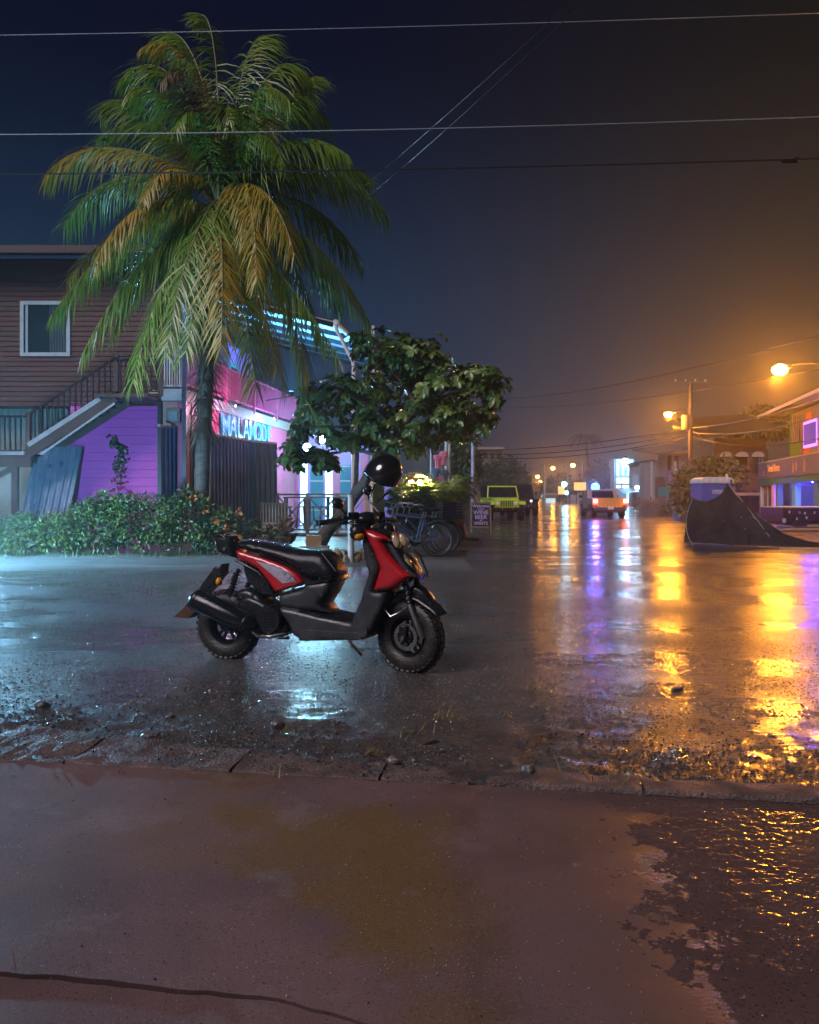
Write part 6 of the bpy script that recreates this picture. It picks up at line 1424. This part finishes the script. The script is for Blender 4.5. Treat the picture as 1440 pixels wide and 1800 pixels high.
MB().mm((hx(1150, VY), VY - 1.2, W(0, 872, VY).z), (hx(1182, VY), VY - 1.1, W(0, 856, VY).z)).build('banner', M('teal_banner', (.06, .26, .30), .5, var=.3), vh)
MB().add([(hx(1148, VY), VY - 1, W(0, 800, VY).z), (hx(1222, VY), VY - 1, W(0, 790, VY).z), (hx(1222, VY), VY + 7, W(0, 775, VY).z), (hx(1148, VY), VY + 7, W(0, 785, VY).z)] + [(hx(1148, VY), VY - 1, W(0, 797, VY).z), (hx(1222, VY), VY - 1, W(0, 786, VY).z), (hx(1222, VY), VY + 7, W(0, 772, VY).z), (hx(1148, VY), VY + 7, W(0, 782, VY).z)],
        [(0, 3, 2, 1), (4, 5, 6, 7), (0, 1, 5, 4), (1, 2, 6, 5), (2, 3, 7, 6), (3, 0, 4, 7)]).build('roof', M('vh_roof', (.14, .12, .13), .5, var=.3, vscale=1), vh)
for px in (1144, 1186): MB().mm((hx(px, VY - 1.2), VY - 1.25, z0), (hx(px, VY - 1.2) + .18, VY - 1.05, W(0, 812, VY).z)).build('porch_post', white_t, vh)
MB().mm((hx(1160, VY), VY - .05, z0), (hx(1168, VY), VY + 1.4, W(0, 838, VY).z)).build('door', M('brown_door', (.16, .08, .06), .5), vh)
# long low house and the blue-lit shop beyond it
lh = thing('grey_shop_house', ground(1130, 95), 'grey two-storey shop house between violet house and blue lit shop', 'house'); GY = 95; z0 = gz(GY)
MB().mm((hx(1112, GY), GY, z0), (hx(1150, GY), GY + 1.5, W(0, 818, GY).z)).build('wall', M('blue_grey_wall', (.22, .26, .32), .5), lh)
MB().add([(hx(1106, GY), GY - 1, W(0, 822, GY).z), (hx(1158, GY), GY - 1, W(0, 812, GY).z), (hx(1158, GY), GY + 2.5, W(0, 806, GY).z), (hx(1106, GY), GY + 2.5, W(0, 814, GY).z)], [(0, 1, 2, 3)]).build('roof', roof_m, lh)
for i, a in enumerate((1116, 1124, 1132, 1140)): MB().mm((hx(a, GY), GY - .1, W(0, 848, GY).z), (hx(a + 5, GY), GY - .01, W(0, 834, GY).z)).build('window', M('win_pale', (.3, .36, .42), .2), lh)
MB().add([(hx(1085, GY), GY - 3, W(0, 868, GY).z), (hx(1145, GY), GY - 3, W(0, 858, GY).z), (hx(1145, GY), GY, W(0, 852, GY).z), (hx(1085, GY), GY, W(0, 860, GY).z)], [(0, 1, 2, 3)]).build('awning', M('awning_blue', (.14, .2, .3), .5), lh)
bs = thing('blue_lit_shop', ground(1100, 105), 'white shop front glowing bright blue beside the pickup', 'shop'); BY = 105; z0 = gz(BY)
MB().mm((hx(1080, BY), BY, z0), (hx(1114, BY), BY + 2, W(0, 806, BY).z)).build('wall', M('shop_white', (.16, .19, .24), .5), bs)
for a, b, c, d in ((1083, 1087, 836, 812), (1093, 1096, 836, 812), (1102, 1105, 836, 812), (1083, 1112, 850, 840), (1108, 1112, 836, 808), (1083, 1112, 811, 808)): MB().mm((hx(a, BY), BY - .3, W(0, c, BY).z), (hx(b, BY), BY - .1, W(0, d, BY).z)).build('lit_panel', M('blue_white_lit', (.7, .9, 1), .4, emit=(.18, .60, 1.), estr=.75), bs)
for a, b in ((1083, 1090), (1094, 1099), (1101, 1111)): MB().mm((hx(a, BY), BY - .3, W(0, 858, BY).z), (hx(b, BY), BY - .1, W(0, 853, BY).z)).build('shop_sign', M('sign_lit', (.8, .8, .8), .4, emit=(.9, .85, .8), estr=1.0), bs)
MB().mm((hx(1101, BY), BY - .3, W(0, 884, BY).z), (hx(1105, BY), BY - .1, W(0, 866, BY).z)).build('lit_doorway', M('blue_white_lit', (.7, .9, 1), .4), bs)
fixture(W(1099, 813, 103), (.22, .62, 1.), 900, 'brilliant blue-white flood on the blue lit shop', 60, .5, 'shop_flood', 'shop floods')
fixture(W(1112, 835, 100), (.6, .85, 1.), 200, 'small white lamp at the corner of the blue lit shop', 40, .26, 'shop_flood', 'shop floods')
fixture(W(1120, 857, 92), (.6, .85, 1.), 160, 'small white lamp under the grey shop awning', 40, .22, 'shop_flood', 'shop floods')
# ------------------------------------------------------------------ trees and shrubs along the street
def tree(name, px, y_, crown_blobs, label, mats, n=2600, ln=.35, seed=1, group='trees along the street', trunk=.16):
    rg = random.Random(seed); q = ground(px, y_); t = thing(name, q, label, 'tree', group); c = [MB() for _ in mats]
    top = max(W(0, b[1] - b[3], y_).z for b in crown_blobs); cen = W(crown_blobs[0][0], crown_blobs[0][1], y_)
    MB().tube(bez(q, (q + cen) / 2 + Vector((.2, 0, 0)), cen, 6), [trunk * (1 - .11 * i) for i in range(7)], 8).build('trunk', bark, t, smooth_=True)
    tot = sum(b[2] * b[3] for b in crown_blobs)
    for bx, by, rx, ry in crown_blobs:
        cc = W(bx, by, y_); a, b = rx / F * y_, ry / F * y_; dp_ = .8 * max(a, b)
        MB().tube(bez(cen * .6 + q * .4, (cen + cc) / 2, cc, 4), [trunk * .5 * (1 - .2 * i) for i in range(5)], 6).build('limb', bark, t)
        for _ in range(int(n * rx * ry / tot)):
            d = rdir(rg); k = rg.uniform(.35, 1.02) * (1 + .3 * mnoise.noise(d * 2.5 + cc)); p_ = cc + Vector((d.x * a, d.y * dp_, d.z * b)) * k
            if p_.z < q.z + .05: continue
            add_leaf(c[rg.randrange(len(mats))], p_, d + rdir(rg) * .9 + Vector((0, 0, -.3)), rdir(rg, .2, 1), ln * rg.uniform(.6, 1.3), ln * .5)
    for m_, mb in zip(mats, c): mb.build('crown', m_, t, fix=False)
    return t
olive = [M('leaf_olive', (.10, .10, .02), .4, base2=(.14, .12, .025), vscale=2), M('leaf_olive_dark', (.05, .06, .015), .4)]
tree('street_tree', 1232, 44, [(1235, 845, 44, 38), (1205, 862, 26, 34), (1270, 835, 40, 30), (1200, 885, 20, 20), (1235, 880, 34, 25)], 'bushy olive street tree left of the tarpaulin', olive, 5200, .26, 1)
tree('street_tree', 1335, 75, [(1335, 745, 36, 30), (1305, 758, 26, 18), (1365, 745, 24, 26)], 'dark tree top between arched house and colourful bar', olive, 2200, .5, 2)
dg = [M('leaf_night', (.03, .05, .03), .5, base2=(.04, .065, .03), vscale=1)]
tree('roadside_tree', 806, 34, [(806, 770, 30, 60), (815, 820, 30, 45), (800, 700, 28, 40), (822, 745, 18, 40)], 'tall dim tree behind the sandwich board', [M('leaf_teal_dim', (.035, .07, .045), .45, base2=(.055, .10, .05), vscale=1.5)], 3600, .24, 3)
tree('roadside_tree', 885, 115, [(885, 835, 40, 30), (860, 840, 26, 25), (910, 845, 20, 20)], 'rounded dark tree behind the parked cars', dg, 2600, .7, 4)
tree('roadside_tree', 1060, 150, [(1055, 838, 24, 26), (1035, 848, 18, 18)], 'dark tree behind the yellow billboards', dg, 1500, .8, 5)
tree('roadside_tree', 985, 170, [(985, 855, 30, 20), (965, 862, 18, 14)], 'low dark tree at the end of the street', dg, 1400, .8, 6)
fp = ground(1030, 165); fpt = thing('coconut_palm', fp, 'dim far coconut palm silhouette above the street end', 'palm tree'); hp = W(1030, 768, 165)
MB().tube([fp, (fp + hp) / 2 + Vector((.4, 0, 0)), hp], [.3, .25, .2], 8).build('trunk', conc_p, fpt)
rg = random.Random(77)
for i in range(15):
    a = i * .42 + .1; d = Vector((math.cos(a), math.sin(a), 0)); frond(hp, hp + d * 1.6 + Vector((0, 0, 1.4)), hp + d * 3.6 + Vector((0, 0, -1.4 + .9 * math.sin(i * 3))), dg[0], rg, 1.2, 26, .8, fpt, .05, .05)
rsh = [M('red_shrub', (.14, .07, .03), .45, base2=(.09, .08, .02), vscale=3), olive[1]]
for i, (px, y_, h, lb) in enumerate(((1128, 62, .8, 'green shrub before the grey shop house'), (1172, 52, .55, 'reddish shrub at the kerb below the violet house'), (1185, 50, .5, 'second reddish shrub nearer the street tree'), (1150, 66, .6, 'low shrub under the teal banner'))):
    q = ground(px, y_); bush('roadside_shrub', q, [((0, 0, h * .5), (h * .9, h * .8, h * .6)), ((h * .7, 0, h * .4), (h * .6, h * .6, h * .5))], 900, .2, rsh if i in (1, 2) else olive, lb, 'shrub', 'shrubs on the far verge', 40 + i, 4)
# picket fence by the shrubs
pf = thing('picket_fence', ground(1175, 56), 'low dark picket fence behind the reddish shrubs', 'fence')
for i in range(26): q = ground(1120 + i * 4.1, 58 - i * .5); MB().mm(q + Vector((-.05, -.02, 0)), q + Vector((.05, .02, 1.05 + .1 * math.sin(i * 2.3)))).build('picket', M('picket_wood', (.14, .13, .10), .6, var=.4), pf)
MB().bar(ground(1118, 58.2) + Vector((0, 0, .75)), ground(1224, 45.4) + Vector((0, 0, .75)), .05, .08).build('rail', M('picket_wood', (.1, .1, .1)), pf)
q = ground(1190, 47); bbn = thing('blue_bin', q, 'blue plastic bin beside the street tree', 'bin'); MB().lathe([(.26, 0), (.32, .75)], q, 'z', 16).build('body', M('bin_blue', (.05, .14, .4), .4), bbn); MB().lathe([(.34, .75), (.34, .80)], q, 'z', 16).build('lid', M('bin_lid', (.2, .3, .5), .4), bbn)

# ------------------------------------------------------------------ far end of the street
fb_ = thing('far_block', ground(850, 160), 'dim flat-roofed building far behind the tree on the left', 'building'); Y_ = 160
MB().mm((hx(832, Y_), Y_, gz(Y_)), (hx(884, Y_), Y_ + 10, W(0, 790, Y_).z)).build('wall', M('far_wall', (.16, .14, .14), .6, var=.3, vscale=.5), fb_)
MB().mm((hx(828, Y_), Y_ - .6, W(0, 790, Y_).z), (hx(886, Y_), Y_ + 10, W(0, 786, Y_).z)).build('roof', pale_t, fb_)
for i in range(4): MB().mm((hx(838 + i * 12, Y_), Y_ - .1, W(0, 806, Y_).z), (hx(845 + i * 12, Y_), Y_ - .02, W(0, 796, Y_).z)).build('window', glass_d, fb_)
for i, (px, py, w_, h_, y_, lb) in enumerate(((987, 862, 11, 14, 118, 'small square yellow lit billboard'), (1020, 855, 21, 14, 118, 'wide yellow lit billboard beside the pickup'))):
    b = ground(px, y_); t = thing('billboard', b, lb, 'billboard', 'lit billboards'); c = W(px, py, y_); a_ = w_ / F * y_ / 2; b_2 = h_ / F * y_ / 2
    MB().mm((c.x - a_, y_, c.z - b_2), (c.x + a_, y_ + .2, c.z + b_2)).build('panel', M('billboard_lit', (.8, .6, .2), .5, emit=(1., .58, .14), estr=.75), t)
    for s_ in (-.6, .6): MB().tube([(c.x + s_ * a_, y_ + .1, b.z), (c.x + s_ * a_, y_ + .1, c.z - b_2)], .06, 6).build('leg', iron, t)
fbh = thing('lit_stall', ground(968, 140), 'pale blue lit stall at the end of the street', 'stall'); Y_ = 140
MB().mm((hx(958, Y_), Y_, gz(Y_)), (hx(978, Y_), Y_ + 3, W(0, 868, Y_).z)).build('body', M('stall_dark', (.15, .18, .2), .5), fbh)
MB().mm((hx(960, Y_), Y_ - .2, W(0, 884, Y_).z), (hx(976, Y_), Y_ - .02, W(0, 876, Y_).z)).build('lit_counter', M('counter_lit', (.6, .8, .9), .5, emit=(.35, .75, .95), estr=.8), fbh)
MB().mm((hx(957, Y_), Y_ - .8, W(0, 870, Y_).z), (hx(979, Y_), Y_ + 3, W(0, 867, Y_).z)).build('roof', pale_t, fbh)
for i, (px, py, y_) in enumerate(((992, 851, 110), (955, 872, 150), (996, 866, 112))):
    fixture(W(px, py, y_), (.25, .70, 1.), 120, ['cyan lamp over the small square billboard', 'cyan lamp at the left of the lit stall', 'teal lamp below the small square billboard'][i], 14, .36 if i == 0 else .25, 'stall_lamp', 'cyan lamps at the street end')
for i, (px, y_, lb) in enumerate(((958, 128, 'thin utility pole left of the far lamps'), (998, 145, 'thin utility pole between the far lamps'), (785, 30, 'grey utility pole rising behind the almond tree'), (831, 33, 'pale striped pole at the sandwich board'))):
    b = ground(px, y_); t = thing('utility_pole', b, lb, 'pole'); top = W(px, 815 if y_ > 100 else (745 if px < 800 else 762), y_)
    MB().tube([b, top], .13 if y_ > 100 else .07, 8).build('pole', M('grey_pole', (.3, .3, .32), .5) if i != 3 else M('violet_pole', (.34, .32, .5), .4, var=.5, vscale=3), t)
    if y_ > 100: MB().bar(top + Vector((-.8, 0, -.3)), top + Vector((.8, 0, -.3)), .1, .1).build('crossarm', conc_p, t)
# low wall and gate at the street end
gt = thing('white_gate', ground(1008, 122), 'pale picket gate under the wide billboard', 'gate')
for i in range(9): q = ground(1004 + i * 2.2, 122); MB().mm(q + Vector((-.06, 0, 0)), q + Vector((.06, .05, 1.3))).build('picket', white_t, gt)
MB().mm(ground(1003, 122) + Vector((0, .06, .9)), ground(1023, 122) + Vector((0, .1, 1.0))).build('rail', white_t, gt)
# terrain closing the view
hl2 = MB()
def hill(u, v):
    a = R(-70 + 140 * u); r = 330 + 60 * v; h = (10 + 8 * fbm(u * 9, 1, 1.) + 3 * fbm(u * 40, 2, 1.)) * math.sin(math.pi * min(1, v * .6 + .0)); return Vector((r * math.sin(a), r * math.cos(a), gz(99) - .3 + max(0, h)))
hl2.grid(hill, 160, 6); tag(hl2.build('hills', M('night_hill', (.02, .03, .02), .8), fix=False), kind='structure')

# ------------------------------------------------------------------ rain haze
hzm = bpy.data.materials.new('rain_haze'); hzm.use_nodes = True; N, L = hzm.node_tree.nodes, hzm.node_tree.links
N.remove(N['Principled BSDF']); pv_ = N.new('ShaderNodeVolumePrincipled'); pv_.inputs['Color'].default_value = (.82, .86, .92, 1); pv_.inputs['Density'].default_value = .0024; pv_.inputs['Anisotropy'].default_value = .85
L.new(pv_.outputs[0], N['Material Output'].inputs['Volume'])
hzb = MB().mm((-420, -62, -1.4), (420, 425, 24)).single('haze', hzm, 'thin rain haze hanging over the whole street', 'haze', kind='stuff')

# spray thrown up by the rain over the far side of the road, and falling drops
spm = bpy.data.materials.new('rain_spray'); spm.use_nodes = True; N, L = spm.node_tree.nodes, spm.node_tree.links
N.remove(N['Principled BSDF']); pv_ = N.new('ShaderNodeVolumePrincipled'); pv_.inputs['Color'].default_value = (.9, .93, .96, 1); pv_.inputs['Density'].default_value = .14; pv_.inputs['Anisotropy'].default_value = 0
L.new(pv_.outputs[0], N['Material Output'].inputs['Volume'])
sp_ = MB(); sp_.grid(lambda u, v: Vector((-14 + 15 * u, 12.9 + 2.5 * v, gz(14) + (.03 + .15 * math.sin(math.pi * v) * (1 - .75 * smooth(.55, 1, u)) * (.8 + .4 * fbm(u * 30, v * 4, 1.))))), 60, 8)
nv = len(sp_.v); sp_.v += [Vector((v.x, v.y, gz(14) - .01)) for v in sp_.v]; k = 9
sp_.f += [tuple(i + nv for i in reversed(f)) for f in sp_.f]
for i in range(60): sp_.f += [(i * k, i * k + nv, (i + 1) * k + nv, (i + 1) * k), (i * k + 8, (i + 1) * k + 8, (i + 1) * k + 8 + nv, i * k + 8 + nv)]
for j in range(8): sp_.f += [(j, j + 1, j + 1 + nv, j + nv), (60 * k + j, 60 * k + j + nv, 60 * k + j + 1 + nv, 60 * k + j + 1)]
sp_.single('spray', spm, 'low rain spray drifting over the road in front of the hedge', 'spray', kind='stuff')
rn = MB(); rg = random.Random(15)
for i in range(2600):
    y = rg.uniform(1.2, 9); c = Vector((rg.uniform(-.55, .55) * y, y, rg.uniform(0, 1.25))); r = .0009 + .0007 * rg.random()
    rn.add([c + Vector(v) * r for v in ((1, 0, 0), (-1, 0, 0), (0, 1, 0), (0, -1, 0), (0, 0, 1.2), (0, 0, -1.))], [(0, 2, 4), (2, 1, 4), (1, 3, 4), (3, 0, 4), (2, 0, 5), (1, 2, 5), (3, 1, 5), (0, 3, 5)])
tag(rn.build('rain', M('rain_drop', (.30, .32, .35), .05, spec=.8), fix=False, smooth_=True, ang=180), 'raindrops falling through the air over the road', 'rain', kind='stuff')
